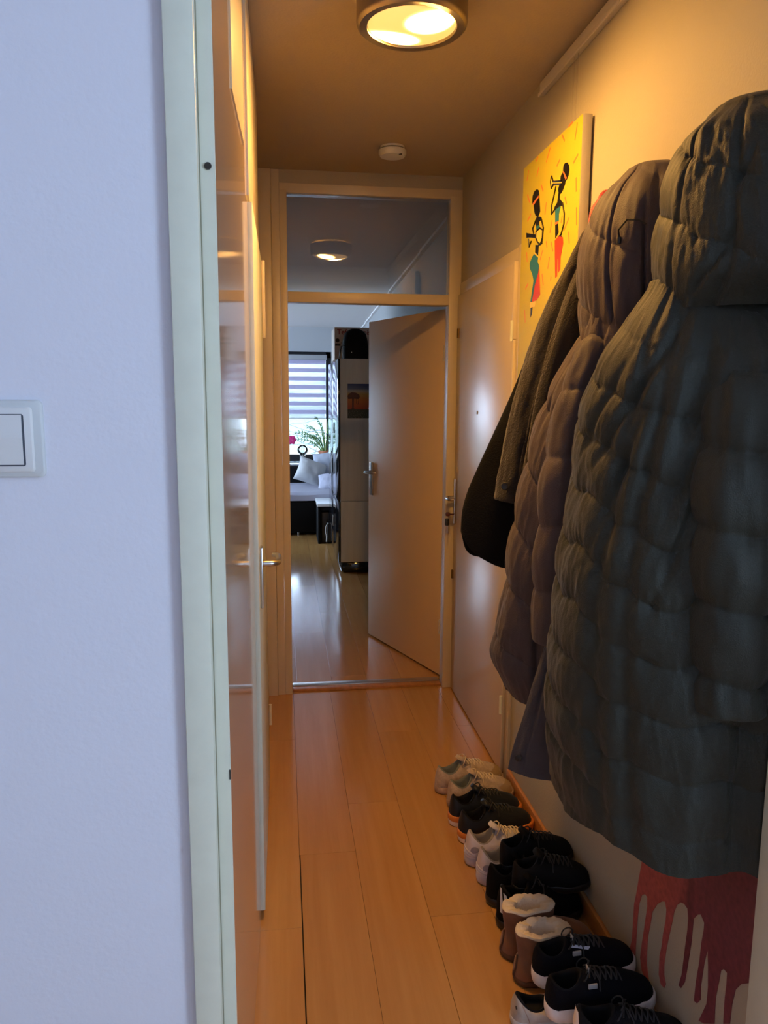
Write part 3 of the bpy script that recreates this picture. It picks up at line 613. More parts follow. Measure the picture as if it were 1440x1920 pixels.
shoe('sneaker', 'lilac white sneaker with gold toe, half hidden behind the black shoes', (.597, 2.195), (.868, 2.230), L=.275, **li)
bl = dict(upper=M['sh_black'], lining=M['black'], solem=M['black_plastic'], laces=M['black_lace'], tongue=M['sh_black'], sole=.030, zc_heel=.128, zc_mid=.10, zc_front=.135)
shoe('black_sneaker', 'black lace-up sneaker between the lilac white pair and the striped black shoe', (.600, 2.090), (.865, 2.125), L=.27, **bl)
shoe('black_sneaker', 'black sneaker with pale blue stripes at its heel, beside the brown boots', (.603, 1.985), (.868, 2.02), L=.27,
     stripes=[('heel_stripe', M['stripe'], -7.0, -4.6, .10, .92, .0022, 1.2), ('heel_stripe', M['stripe'], -3.4, -1.4, .30, .98, .0022, 1.5)], **bl)
bb = dict(upper=M['black'], lining=M['black'], solem=M['black_plastic'], tongue=M['black'], laces=M['black_lace'], sole=.022, zc_heel=.085, zc_mid=.075, zc_front=.10, L=.235, Wd=.092)
shoe('black_low_boot', 'black low boot resting against the wall on top of the black sneakers, farther one', (.655, 2.135), (.862, 2.14), z0=.085, tilt=.10, cat='boot', **bb)
shoe('black_low_boot', 'black low boot resting against the wall on top of the black sneakers, nearer one', (.660, 2.03), (.866, 2.01), z0=.085, tilt=.06, cat='boot', **bb)
def seam(root, put, surf, Cl, N, L):
    for k in (0,):
        mb = MB(); mb.tube([surf(k, t/8)+Vector((-.002, 0, 0)) for t in range(9)], .0028, None, 6); put(mb, 'heel_seam', M['suede_sole'])
ug = dict(upper=M['suede'], lining=M['fur'], solem=M['suede_sole'], sole=.020, zc_heel=.075, zc_mid=.075, zc_front=.095, shaft=.142, fur=True, toe_p=1.7, Wd=.110, col_a=.235, cat='boot', extras=seam)
shoe('sheepskin_boot', 'short brown suede boot with cream fur lining, beside the black sneakers', (.582, 1.872), (.858, 1.888), L=.275, **ug)
shoe('sheepskin_boot', 'short brown suede boot with cream fur lining, behind the black slip-ons', (.590, 1.775), (.868, 1.785), L=.275, **ug)
def vtag(root, put, surf, Cl, N, L):
    c = surf(N//2, .98)
    mb = MB(); mb.box((c.x+.004, -.007, c.z-.006), (c.x+.008, .007, c.z+.010), None, .001); put(mb, 'tongue_tag', M['silver'])
    p = surf(N//2+9, .86)
    mb = MB(); mb.box((p.x-.010, p.y-.0035, p.z-.002), (p.x+.012, p.y+.001, p.z+.010), None, .001); put(mb, 'side_label', M['silver'])
so = dict(upper=M['navy_canvas'], lining=M['black'], solem=M['white_sole'], sole=.040, zc_heel=.100, zc_mid=.085, zc_front=.11, col_a=.14, cat='shoe', laces=M['black_lace'], extras=vtag)
shoe('slip_on_shoe', 'black canvas shoe with white sole, next to the fur-lined boots', (.612, 1.690), (.872, 1.698), L=.272, z0=.062, tilt=.035,
     stripes=[('blue_flag', M['stripe'], 32.2, 33.8, .80, .97, .0025)], **so)
shoe('slip_on_shoe', 'black canvas shoe with white sole, lying across the dirty white sneaker', (.607, 1.580), (.872, 1.580), L=.272, z0=.066, tilt=.03, **so)
def holes(root, put, surf, Cl, N, L):
    mb = MB(); p = surf(54, .62); mb.lathe([(0, -.001), (.004, -.001), (.004, .001), (0, .001)], None, 10, p+Vector((-.0008, 0, 0)), 'X'); put(mb, 'eyelet', M['dark'])
    for k in (49, 7):
        mb = MB(); mb.tube([surf(k, t/8)+Vector((surf(k, t/8).x-L*.22, surf(k, t/8).y, 0)).normalized()*.001 for t in range(1, 9)], .0013, None, 6); put(mb, 'seam', M['beige_sole'])
shoe('white_sneaker', 'dirty white leather sneaker at the bottom, partly under a black canvas shoe', (.540, 1.635), (.80, 1.645), L=.262, Wd=.095, sole=.026, zc_heel=.082, zc_mid=.050, zc_front=.058, toe_g=1.0,
     upper=M['dirty_white'], lining=M['black'], solem=mat('grey_white_sole', (.50, .48, .46), .6, var=.15, vscale=40), extras=holes)
def meshdots(root, put, surf, Cl, N, L):
    mb = MB()
    for i in range(9):
        for j in range(9):
            kk = 44+i*.8+(j % 2)*.4; k0 = int(kk); t = .30+j*.065; p = surf(k0 % N, t).lerp(surf((k0+1) % N, t), kk-k0)
            n_ = Vector((p.x-L*.2, p.y*1.4, 0)).normalized(); p = p+n_*.0012; u_ = Vector((0, 0, 1)).cross(n_).normalized()
            mb.add([p+u_*.0013, p+Vector((0, 0, .0013)), p-u_*.0013, p-Vector((0, 0, .0013))], [[0, 1, 2, 3]])
    o = put(mb, 'mesh_holes', M['silver']); o['kind'] = 'stuff'
shoe('mesh_shoe', 'black open-mesh shoe with a white heel edge, nearest the doorway', (.640, 1.485), (.872, 1.45), L=.27, z0=.05, tilt=.05, sole=.03, zc_heel=.118, zc_mid=.09, zc_front=.115,
     upper=M['mesh_black'], lining=M['black'], solem=M['white_sole'], laces=M['black_lace'], heeltab=M['white_sole'], extras=meshdots)

# ================================================================== COATS ON THE RIGHT WALL
def cr_closed(P, per):                                    # closed Catmull-Rom through K points, `per` samples per span
    K = len(P); out = []
    for i in range(K):
        p0, p1, p2, p3 = P[i-1], P[i], P[(i+1) % K], P[(i+2) % K]
        t = (np.arange(per)/per)[:, None]
        out.append(.5*((2*p1)+(-p0+p2)*t+(2*p0-5*p1+4*p2-p3)*t**2+(-p0+3*p1-3*p2+p3)*t**3))
    return np.vstack(out)
def garment(name, levels, m, parent, D, per=20, nz=220, hem=.05, smooth_rows=9, cap_top=True, drop=None):
    levels = sorted(levels, key=lambda l: l[0]); zs = np.array([l[0] for l in levels]); A = np.array([l[1] for l in levels], float)
    K = A.shape[1]; zz = np.linspace(zs[0], zs[-1], nz); C = np.zeros((nz, K, 2))
    for k in range(K):
        for c in (0, 1):
            v = np.interp(zz, zs, A[:, k, c]); w = smooth_rows; pad = np.concatenate([np.full(w, v[0]), v, np.full(w, v[-1])])
            C[:, k, c] = np.convolve(pad, np.ones(2*w+1)/(2*w+1), 'same')[w:-w]
    q = np.arange(K*per)/per
    XY = np.stack([cr_closed(C[i], per) for i in range(nz)])          # nz, n, 2
    T = np.roll(XY, -1, 1)-np.roll(XY, 1, 1); Nn = np.stack([-T[..., 1], T[..., 0]], -1); Nn /= np.linalg.norm(Nn, axis=-1, keepdims=True)+1e-9
    cen = XY.mean(1, keepdims=True); sg = np.sign(((XY-cen)*Nn).sum((1, 2)).mean()); Nn *= sg
    Qg, Zg = np.meshgrid(q, zz)
    d = D(Qg, Zg)
    XY = XY+Nn*d[..., None]; XY[..., 0] = np.minimum(XY[..., 0], XR-.004)
    Z = Zg.copy()
    if drop is not None: Z = Z+drop(Qg)*np.clip((zs[-1]-Zg)/(zs[-1]-zs[0]), 0, 1)**2
    n = XY.shape[1]
    rings = [[(XY[i, j, 0], XY[i, j, 1], Z[i, j]) for j in range(n)] for i in range(nz)]
    c0 = XY[0].mean(0)
    r0 = [(XY[0, j, 0]+(c0[0]-XY[0, j, 0])*.06, XY[0, j, 1]+(c0[1]-XY[0, j, 1])*.06, Z[0, j]+.004) for j in range(n)]
    r1 = [(XY[0, j, 0]+(c0[0]-XY[0, j, 0])*.10, XY[0, j, 1]+(c0[1]-XY[0, j, 1])*.10, Z[0, j]+hem) for j in range(n)]
    allr = [r1, r0]+rings
    mb = MB(); mb.loft(allr, None, True, False, False)
    if cap_top:
        c1 = XY[-1].mean(0); last = rings[-1]
        for s_, dz in ((.75, .010), (.45, .016), (.15, .018)):
            rr = [(c1[0]+(p[0]-c1[0])*s_, c1[1]+(p[1]-c1[1])*s_, p[2]+dz) for p in last]
            k = len(mb.v); mb.v += rr; kk = k-n
            for j in range(n): mb.f.append([kk+j, kk+(j+1) % n, k+(j+1) % n, k+j]); mb.mi.append(0)
        k = len(mb.v)-n; mb.f.append([k+j for j in range(n)]); mb.mi.append(0)
    return mb.build(name, m, parent, 75)
def puffs(z, per, ph=0, e=.5): return np.abs(np.sin(np.pi*(z/per+ph)))**e
def sleeve(name, path, radii, m, parent, per=.11, amp=.012, flat=.9, wr=.005, seed=1, nz=130, na=64, cuff=True, ph=0.0):
    P = np.array(path, float); u = np.linspace(0, 1, len(P)); t = np.linspace(0, 1, nz)
    def sm(v):
        w = 8; x = np.interp(t, u, v); pad = np.concatenate([np.linspace(2*x[0]-x[w], x[0], w+1)[:-1], x, np.linspace(x[-1], 2*x[-1]-x[-w-1], w+1)[1:]]); return np.convolve(pad, np.ones(2*w+1)/(2*w+1), 'same')[w:-w]
    C = np.stack([sm(P[:, i]) for i in range(3)], 1); R = sm(np.array(radii, float)); L = np.concatenate([[0], np.cumsum(np.linalg.norm(np.diff(C, axis=0), axis=1))])
    a = np.linspace(0, 2*np.pi, na, endpoint=False); Ag, Lg = np.meshgrid(a, L)
    pf = puffs(Lg+.012*np.sin(Ag*1+seed), per, ph)
    d = amp*(pf-.6)+wr*fbm(np.cos(Ag)*2.2+seed, np.sin(Ag)*2.2, Lg*9, 3, seed)+.35*wr*(1-pf)*vnoise(Ag*9, Lg*5, seed, 3)
    rings = []
    for i in range(nz):
        T = C[min(i+1, nz-1)]-C[max(i-1, 0)]; T = Vector(T).normalized(); x = Vector((1, 0, 0)); x = (x-T*x.dot(T)).normalized(); y = T.cross(x)
        ring = []
        for j in range(na):
            r = R[i]+d[i, j]; p = Vector(C[i])+x*math.cos(a[j])*r*flat+y*math.sin(a[j])*r; p.x = min(p.x, XR-.003); ring.append(p)
        rings.append(ring)
    c = Vector(C[-1]); T = Vector(C[-1]-C[-4]).normalized()
    for s_, dz in ((.96, .004), (.88, .001), (.84, -.05)): rings.append([c+(p-c)*s_+T*dz for p in rings[nz-1]])
    rings.insert(0, [Vector(C[0])+(p-Vector(C[0]))*.5+Vector((0, 0, .02)) for p in rings[0]])
    return MB().loft(rings, None, True, True, True).build(name, m, parent, 75)

def cloth(name, col, rough=.75, bs=500, bump=.35, sheen=.1, var=.12, spec=.25): return mat(name, col, rough, bump=bump, bscale=bs, sheen=sheen, var=var, vscale=7, spec=spec)
M['green_cloth'] = cloth('dark_green_nylon', (.021, .0245, .018), .60, 420, spec=.35)
M['mauve_cloth'] = cloth('mauve_brown_nylon', (.064, .046, .050), .62, 420, spec=.35)
M['slate_cloth'] = cloth('slate_grey_canvas', (.060, .057, .072), .7, 300)
M['charcoal_cloth'] = cloth('charcoal_wool', (.026, .021, .018), .95, 240, .8, .25)
M['black_cloth'] = cloth('black_wool', (.006, .006, .007), .95, 240, .6, .02, spec=.1)
M['pink_knit'] = cloth('pink_knit', (.70, .16, .14), .9, 200, .8)

# --- long dark green puffer coat, nearest
gc = empty('puffer_coat', (.88, 1.45, 2.0)); tag(gc, 'long dark green quilted puffer coat with hood, nearest the doorway', 'coat', None)
GL = [
 (.650, [(.878, 1.245), (.835, 1.228), (.765, 1.250), (.690, 1.290), (.622, 1.395), (.608, 1.500), (.615, 1.610), (.655, 1.690), (.77, 1.70), (.878, 1.69)]),
 (.850, [(.878, 1.250), (.835, 1.232), (.760, 1.255), (.675, 1.310), (.605, 1.410), (.584, 1.510), (.592, 1.610), (.655, 1.675), (.77, 1.69), (.878, 1.68)]),
 (1.00, [(.878, 1.250), (.835, 1.235), (.755, 1.260), (.665, 1.315), (.598, 1.410), (.580, 1.510), (.590, 1.600), (.655, 1.655), (.77, 1.68), (.878, 1.67)]),
 (1.20, [(.878, 1.255), (.835, 1.240), (.755, 1.265), (.668, 1.315), (.603, 1.405), (.588, 1.500), (.600, 1.590), (.665, 1.645), (.77, 1.67), (.878, 1.66)]),
 (1.35, [(.878, 1.260), (.835, 1.242), (.757, 1.268), (.680, 1.320), (.622, 1.400), (.605, 1.490), (.618, 1.575), (.680, 1.630), (.77, 1.65), (.878, 1.64)]),
 (1.50, [(.878, 1.265), (.835, 1.245), (.765, 1.270), (.695, 1.315), (.638, 1.385), (.610, 1.470), (.622, 1.560), (.690, 1.610), (.77, 1.62), (.878, 1.61)]),
 (1.61, [(.878, 1.262), (.835, 1.246), (.775, 1.268), (.710, 1.315), (.655, 1.380), (.632, 1.460), (.650, 1.535), (.715, 1.580), (.79, 1.59), (.878, 1.58)]),
 (1.69, [(.878, 1.310), (.838, 1.300), (.785, 1.315), (.735, 1.345), (.690, 1.385), (.675, 1.450), (.695, 1.510), (.745, 1.550), (.80, 1.56), (.878, 1.55)]),
 (1.76, [(.878, 1.345), (.845, 1.330), (.800, 1.345), (.760, 1.375), (.728, 1.395), (.720, 1.440), (.735, 1.485), (.775, 1.515), (.82, 1.52), (.878, 1.51)])]
def D_green(q, z):
    wob = .022*vnoise(q*1.1, z*2.4, 0, 5)+.004*vnoise(q*5, z*9, 1, 6)
    selA = 1/(1+np.exp(-(q-3.85)*30)); selN = (1/(1+np.exp(-(q-3.30)*30)))*(1-selA); selB = 1-selA-selN
    za, zb, zn = z+.035*(4.4-q)+wob, z+wob+.010*np.sin(q*3), z+wob+.03
    pA, pN, pB = puffs(za, .112, .15, .45), puffs(zn, .115, .5, .45), puffs(zb, .113, .62, .45)
    seams = np.minimum.reduce([np.abs(q-s-.05*np.sin(z*9+s)) for s in (1.15, 3.30, 3.85, 6.6, 8.5)]); side = 1-np.exp(-(seams/.15)**2)
    p = pA*selA+pN*selN+pB*selB
    low = np.clip((z-.66)/.14, .25, 1); high = np.clip((1.74-z)/.22, .12, 1)
    d = .012*(p-.6)*low*high+.010*(side-.6)*np.clip((z-.62)/.1, .5, 1)*np.clip((1.8-z)/.3, .35, 1)
    d += .012*fbm(q*1.1+z*.8, z*2.6, 1.5, 3, 11)*np.clip((1.9-z)/.3, .4, 1)
    g = 1-np.abs(vnoise(q*5.5+2*vnoise(q*2, z*6, 4, 61), z*7, 2, 21)); d += .0062*(1-p)*(g-.6)*low
    d += .0026*(1-np.abs(fbm(q*3+z*9, z*11-q*2, 0, 3, 31)))**3
    for (q0, z0, q1, z1, w, dep) in ((3.0, 1.70, 4.7, 1.38, .035, .014), (2.4, 1.68, 2.75, 1.38, .06, .014), (1.9, 1.60, 2.9, 1.30, .035, .012), (3.4, 1.58, 4.3, 1.20, .03, .010), (2.0, 1.45, 3.0, 1.12, .03, .010), (4.2, 1.62, 5.3, 1.40, .03, .010)):
        dq, dz = (q1-q0)*.12, z1-z0; L2 = dq*dq+dz*dz; t = np.clip(((q-q0)*.12*dq+(z-z0)*dz)/L2, 0, 1)
        dist = np.hypot((q-q0)*.12-t*dq, z-z0-t*dz); d -= dep*np.exp(-(dist/(w*.4))**2)*np.sin(np.pi*np.clip(t, .05, .95))
    return d
garment('body', GL, M['green_cloth'], gc, D_green, per=30, nz=300, drop=lambda q: -.012*np.exp(-((q-3.0)/.8)**2)+.010*np.sin(q*2.2))
HG = [
 (1.700, [(.878, 1.315), (.845, 1.300), (.795, 1.312), (.750, 1.345), (.722, 1.370), (.716, 1.425), (.735, 1.480), (.775, 1.51), (.82, 1.52), (.878, 1.51)]),
 (1.760, [(.878, 1.262), (.840, 1.242), (.790, 1.258), (.745, 1.300), (.718, 1.360), (.713, 1.425), (.735, 1.490), (.775, 1.53), (.82, 1.54), (.878, 1.52)]),
 (1.850, [(.878, 1.250), (.838, 1.232), (.788, 1.250), (.748, 1.300), (.724, 1.360), (.720, 1.425), (.738, 1.500), (.778, 1.54), (.82, 1.54), (.878, 1.52)]),
 (1.950, [(.878, 1.262), (.840, 1.245), (.794, 1.262), (.757, 1.310), (.736, 1.365), (.732, 1.425), (.750, 1.490), (.785, 1.52), (.82, 1.53), (.878, 1.51)]),
 (2.020, [(.878, 1.285), (.845, 1.270), (.806, 1.290), (.775, 1.330), (.758, 1.375), (.758, 1.425), (.772, 1.470), (.80, 1.50), (.83, 1.50), (.878, 1.49)]),
 (2.056, [(.878, 1.320), (.855, 1.310), (.828, 1.325), (.808, 1.350), (.798, 1.385), (.798, 1.420), (.808, 1.450), (.83, 1.47), (.85, 1.47), (.878, 1.46)])]
def D_hood(q, z):
    zz = z-.06*(q-4)*.5+.010*vnoise(q*2, z*5, 1, 9); p = puffs(zz, .125, .30, .42)
    seams = np.minimum.reduce([np.abs(q-s) for s in (2.55, 4.35, 6.6)]); side = 1-np.exp(-(seams/.12)**2)
    top = np.clip((2.06-z)/.05, .2, 1)
    g = 1-np.abs(vnoise(q*6+2*vnoise(q*2, z*6, 4, 61), z*8, 2, 23)); d = (.011*(p-.6)+.008*(side-.6)+.006*(1-p)*(g-.6)+.0024*(1-np.abs(fbm(q*3+z*9, z*12-q*2, 0, 3, 32)))**3+.007*fbm(q*1.6, z*6, 3, 3, 41)+.003*(1-p)**2*vnoise(q*6+z*5, z*9, 5, 22)+.0015*fbm(q*4-z*6, z*18, 0, 3, 33))*top
    for (qc, z0, z1, w, dep, sl) in ((3.6, 1.70, 1.84, .16, .012, -9), (2.9, 1.86, 1.97, .14, .010, -9)):
        c = qc+sl*(z-z0); env = np.clip((z-z0)/.05, 0, 1)*np.clip((z1-z)/.05, 0, 1); d -= dep*env*np.exp(-((q-c)/w)**2)
    return d
garment('hood', HG, M['green_cloth'], gc, D_hood, per=24, nz=130, smooth_rows=6, hem=.012)
sleeve('sleeve', [(.835, 1.34, 1.67), (.818, 1.292, 1.56), (.803, 1.268, 1.38), (.803, 1.262, 1.18), (.810, 1.262, .975)], [.046, .068, .077, .077, .066], M['green_cloth'], gc, .135, .018, .95, .012, 4, ph=.2)

# --- long mauve brown puffer coat
mc = empty('puffer_coat', (.88, 1.80, 2.0)); tag(mc, 'long mauve brown padded coat with hood, between the dark wool coats and the green coat', 'coat')
ML = [
 (.750, [(.878, 1.78), (.80, 1.765), (.72, 1.77), (.665, 1.785), (.620, 1.825), (.602, 1.885), (.606, 2.00), (.66, 2.03), (.77, 2.03), (.878, 2.02)]),
 (.830, [(.878, 1.78), (.80, 1.765), (.72, 1.77), (.655, 1.785), (.595, 1.830), (.562, 1.900), (.566, 1.98), (.64, 2.03), (.77, 2.03), (.878, 2.02)]),
 (.900, [(.878, 1.78), (.80, 1.765), (.72, 1.77), (.655, 1.785), (.595, 1.830), (.558, 1.890), (.570, 1.97), (.64, 2.02), (.77, 2.02), (.878, 2.01)]),
 (1.00, [(.878, 1.78), (.80, 1.765), (.72, 1.77), (.660, 1.785), (.605, 1.825), (.580, 1.885), (.592, 1.95), (.65, 2.00), (.77, 2.00), (.878, 2.00)]),
 (1.16, [(.878, 1.78), (.80, 1.760), (.72, 1.765), (.660, 1.780), (.610, 1.820), (.586, 1.880), (.600, 1.945), (.66, 1.98), (.77, 1.99), (.878, 1.99)]),
 (1.32, [(.878, 1.77), (.80, 1.745), (.73, 1.750), (.670, 1.770), (.625, 1.815), (.606, 1.870), (.620, 1.935), (.68, 1.96), (.77, 1.97), (.878, 1.97)]),
 (1.46, [(.878, 1.74), (.82, 1.715), (.75, 1.720), (.695, 1.750), (.652, 1.805), (.636, 1.860), (.652, 1.920), (.71, 1.94), (.79, 1.95), (.878, 1.95)]),
 (1.57, [(.878, 1.70), (.83, 1.680), (.77, 1.690), (.715, 1.725), (.678, 1.780), (.668, 1.835), (.690, 1.895), (.74, 1.92), (.80, 1.93), (.878, 1.92)]),
 (1.65, [(.878, 1.68), (.84, 1.660), (.79, 1.670), (.745, 1.710), (.715, 1.765), (.710, 1.810), (.728, 1.865), (.77, 1.89), (.82, 1.90), (.878, 1.89)]),
 (1.72, [(.878, 1.68), (.845, 1.660), (.80, 1.670), (.76, 1.705), (.735, 1.755), (.730, 1.800), (.745, 1.850), (.78, 1.88), (.82, 1.88), (.878, 1.88)])]
def D_mauve(q, z):
    wob = .012*vnoise(q*1.5, z*2.5, 4, 6); p = puffs(z+wob-.03*(q-5), .155, .25, .40)
    seams = np.minimum.reduce([np.abs(q-s) for s in (3.4, 5.9, 8.0)]); side = 1-np.exp(-(seams/.14)**2)
    fade = np.clip((z-.76)/.1, .35, 1)
    g = 1-np.abs(vnoise(q*5.5+2*vnoise(q*2, z*6, 4, 62), z*7, 2, 27)); return .015*(p-.6)*fade+.012*(side-.6)*fade+.006*(1-p)*(g-.6)+.0024*(1-np.abs(fbm(q*3+z*8, z*10-q*2, 0, 3, 37)))**3+.008*fbm(q*1.3, z*3, 7, 3, 14)+.003*(1-p)**2*vnoise(q*6+z*4, z*9, 6, 24)+.0016*fbm(q*4+z*5, z*14, 3, 3, 35)
garment('body', ML, M['mauve_cloth'], mc, D_mauve, per=22, nz=240)
HM = [
 (1.650, [(.878, 1.70), (.845, 1.668), (.795, 1.672), (.755, 1.71), (.733, 1.755), (.728, 1.800), (.742, 1.850), (.775, 1.88), (.82, 1.88), (.878, 1.88)]),
 (1.730, [(.878, 1.67), (.838, 1.640), (.785, 1.650), (.742, 1.695), (.718, 1.750), (.713, 1.805), (.730, 1.865), (.77, 1.90), (.82, 1.90), (.878, 1.89)]),
 (1.820, [(.878, 1.655), (.833, 1.628), (.778, 1.642), (.735, 1.690), (.711, 1.748), (.706, 1.805), (.722, 1.870), (.765, 1.905), (.82, 1.91), (.878, 1.89)]),
 (1.900, [(.878, 1.655), (.835, 1.630), (.782, 1.645), (.740, 1.690), (.716, 1.748), (.712, 1.805), (.728, 1.868), (.77, 1.90), (.82, 1.90), (.878, 1.88)]),
 (1.970, [(.878, 1.665), (.84, 1.645), (.793, 1.660), (.757, 1.700), (.735, 1.752), (.733, 1.805), (.748, 1.855), (.785, 1.88), (.83, 1.88), (.878, 1.87)]),
 (2.030, [(.878, 1.69), (.85, 1.675), (.815, 1.690), (.788, 1.722), (.773, 1.762), (.772, 1.805), (.785, 1.84), (.81, 1.86), (.84, 1.86), (.878, 1.85)]),
 (2.052, [(.878, 1.71), (.857, 1.70), (.833, 1.712), (.815, 1.738), (.806, 1.77), (.806, 1.80), (.815, 1.825), (.83, 1.84), (.85, 1.84), (.878, 1.83)])]
def D_mhood(q, z):
    c = 2.9+.55*np.sin((z-1.66)*4.5); c2 = 1.75+1.1*(z-1.66)
    top = np.clip((2.07-z)/.06, .25, 1)
    d = .009*fbm(q*1.5, z*5, 9, 3, 44)+.0015*fbm(q*4+z*5, z*16, 1, 3, 36)
    d -= .012*np.exp(-((q-c)/.07)**2)+.010*np.exp(-((q-c2)/.07)**2)*np.clip((1.98-z)/.1, 0, 1)+.006*np.exp(-((q-4.6)/.08)**2)*np.clip((z-1.9)/.1, 0, 1)
    p = puffs(z-.03*q, .18, .1, .4); return (d+.009*(p-.5))*top
garment('hood', HM, M['mauve_cloth'], mc, D_mhood, per=22, nz=120, smooth_rows=6, hem=.012)
sleeve('sleeve', [(.728, 1.755, 1.655), (.685, 1.735, 1.53), (.648, 1.725, 1.32), (.640, 1.725, 1.12), (.640, 1.728, .955)], [.036, .052, .054, .052, .046], M['mauve_cloth'], mc, .155, .012, .95, .006, 8, ph=.3)
MB().tube([(.742, 1.683, 1.885), (.735, 1.674, 1.90), (.745, 1.655, 1.918), (.765, 1.640, 1.915), (.78, 1.634, 1.905)], .0022, None, 8).build('hood_cord', M['black_lace'], mc, 50)
MB().lathe([(0, -.008), (.005, -.007), (.0065, 0), (.005, .007), (0, .008)], None, 14, (.742, 1.683, 1.88)).build('cord_toggle', M['black_plastic'], mc, 50)

# --- slate grey coat tail showing below
slc = empty('slate_coat', (.88, 1.75, 1.5)); tag(slc, 'slate grey coat whose hem with snap button shows under the mauve sleeve', 'coat')
SL = [
 (.595, [(.878, 1.715), (.80, 1.70), (.72, 1.70), (.65, 1.712), (.585, 1.745), (.557, 1.790), (.60, 1.765), (.70, 1.745), (.80, 1.755), (.878, 1.76)]),
 (.700, [(.878, 1.715), (.80, 1.70), (.72, 1.70), (.66, 1.708), (.605, 1.735), (.580, 1.772), (.62, 1.755), (.70, 1.742), (.80, 1.752), (.878, 1.755)]),
 (.850, [(.878, 1.715), (.80, 1.70), (.73, 1.70), (.675, 1.706), (.630, 1.725), (.610, 1.755), (.64, 1.750), (.71, 1.742), (.80, 1.750), (.878, 1.755)]),
 (1.00, [(.878, 1.715), (.81, 1.70), (.75, 1.70), (.705, 1.706), (.665, 1.72), (.650, 1.745), (.67, 1.748), (.73, 1.742), (.80, 1.750), (.878, 1.755)]),
 (1.50, [(.878, 1.700), (.83, 1.69), (.79, 1.69), (.765, 1.695), (.745, 1.71), (.740, 1.725), (.75, 1.735), (.78, 1.735), (.82, 1.735), (.878, 1.735)])]
garment('body', SL, M['slate_cloth'], slc, lambda q, z: .006*fbm(q*2.2, z*3, 2, 3, 51)-.005*np.exp(-((q-4.15)/.10)**2), per=16, nz=110)
MB().lathe([(0, -.001), (.0085, -.001), (.0085, .0015), (.005, .0032), (0, .0028)], None, 20, (0, 0, 0), 'Y').build('snap_button', M['black_plastic'], slc, 40)
_sb = slc.children[-1]; _sb.matrix_world = Matrix.Translation((.5755, 1.7535, .640)) @ Matrix.Rotation(math.radians(-32), 4, 'Z') @ Matrix.Rotation(math.radians(180), 4, 'Z')

# --- charcoal wool coat with a button on its sleeve
cc = empty('wool_coat', (.88, 1.98, 2.0)); tag(cc, 'charcoal wool coat with a button at its sleeve cuff, beside the mauve coat', 'coat')
def ring(cx, cy, a, b_, back=.845, K=10):
    pts = []
    for k in range(K):
        t = -math.pi/2-.3+2*math.pi*k/K*-1
        pts.append((min(back, cx+a*math.cos(t)), cy+b_*math.sin(t)))
    return pts
CL = [(1.08, ring(.74, 1.985, .125, .035)), (1.3, ring(.745, 1.985, .125, .035)), (1.55, ring(.765, 1.985, .105, .038)), (1.75, ring(.79, 1.985, .075, .045)), (1.90, ring(.82, 1.98, .045, .045)), (2.0, ring(.845, 1.97, .025, .035))]
Dw = lambda q, z: .006*fbm(q*1.6, z*3, 2, 3, 61)-.006*np.exp(-((np.mod(q-2.2*z, 2.5)-1.2)/.25)**2)
garment('body', CL, M['charcoal_cloth'], cc, Dw, per=14, nz=110)
slv = sleeve('sleeve', [(.812, 2.02, 1.955), (.765, 2.03, 1.83), (.705, 2.035, 1.66), (.660, 2.035, 1.48), (.622, 2.035, 1.255)], [.026, .038, .046, .050, .052], M['charcoal_cloth'], cc, .6, .002, .95, .008, 12)
bo = MB().lathe([(0, -.002), (.010, -.002), (.0115, .001), (.009, .003), (.006, .0022), (0, .002)], None, 18, (0, 0, 0), 'Y').build('button', M['black_plastic'], None, 40)
bo.parent = slv; bo.matrix_world = Matrix.Translation((.590, 1.9905, 1.300)) @ Matrix.Rotation(math.radians(150), 4, 'Z')

# --- black coat, farthest
bc = empty('wool_coat', (.88, 2.12, 2.0)); tag(bc, 'black wool coat with flared hem, farthest along the row below the painting', 'coat')
BL = [
 (1.055, [(.84, 2.075), (.78, 2.06), (.70, 2.055), (.625, 2.060), (.555, 2.080), (.505, 2.125), (.535, 2.19), (.63, 2.23), (.74, 2.23), (.84, 2.22)]),
 (1.16, [(.84, 2.075), (.78, 2.06), (.70, 2.055), (.635, 2.060), (.560, 2.080), (.508, 2.125), (.540, 2.185), (.63, 2.22), (.74, 2.22), (.84, 2.21)]),
 (1.29, [(.84, 2.075), (.78, 2.06), (.71, 2.055), (.650, 2.060), (.588, 2.080), (.552, 2.120), (.575, 2.170), (.65, 2.20), (.74, 2.21), (.84, 2.20)]),
 (1.45, [(.84, 2.070), (.79, 2.055), (.72, 2.052), (.675, 2.058), (.635, 2.075), (.612, 2.110), (.630, 2.155), (.69, 2.18), (.76, 2.19), (.84, 2.19)]),
 (1.60, [(.84, 2.065), (.80, 2.050), (.745, 2.048), (.710, 2.055), (.680, 2.070), (.662, 2.098), (.680, 2.140), (.72, 2.16), (.78, 2.17), (.84, 2.17)]),
 (1.73, [(.84, 2.060), (.81, 2.045), (.765, 2.043), (.733, 2.050), (.708, 2.065), (.695, 2.090), (.712, 2.125), (.75, 2.15), (.79, 2.15), (.84, 2.15)]),
 (1.85, [(.842, 2.050), (.82, 2.035), (.795, 2.035), (.773, 2.045), (.756, 2.058), (.750, 2.075), (.765, 2.105), (.79, 2.12), (.815, 2.12), (.842, 2.12)]),
 (1.95, [(.842, 2.040), (.835, 2.030), (.825, 2.030), (.815, 2.035), (.806, 2.045), (.804, 2.060), (.812, 2.085), (.825, 2.09), (.835, 2.09), (.842, 2.09)]),
 (2.00, [(.848, 2.030), (.843, 2.025), (.838, 2.025), (.834, 2.03), (.831, 2.04), (.831, 2.05), (.834, 2.06), (.838, 2.07), (.843, 2.07), (.848, 2.06)])]
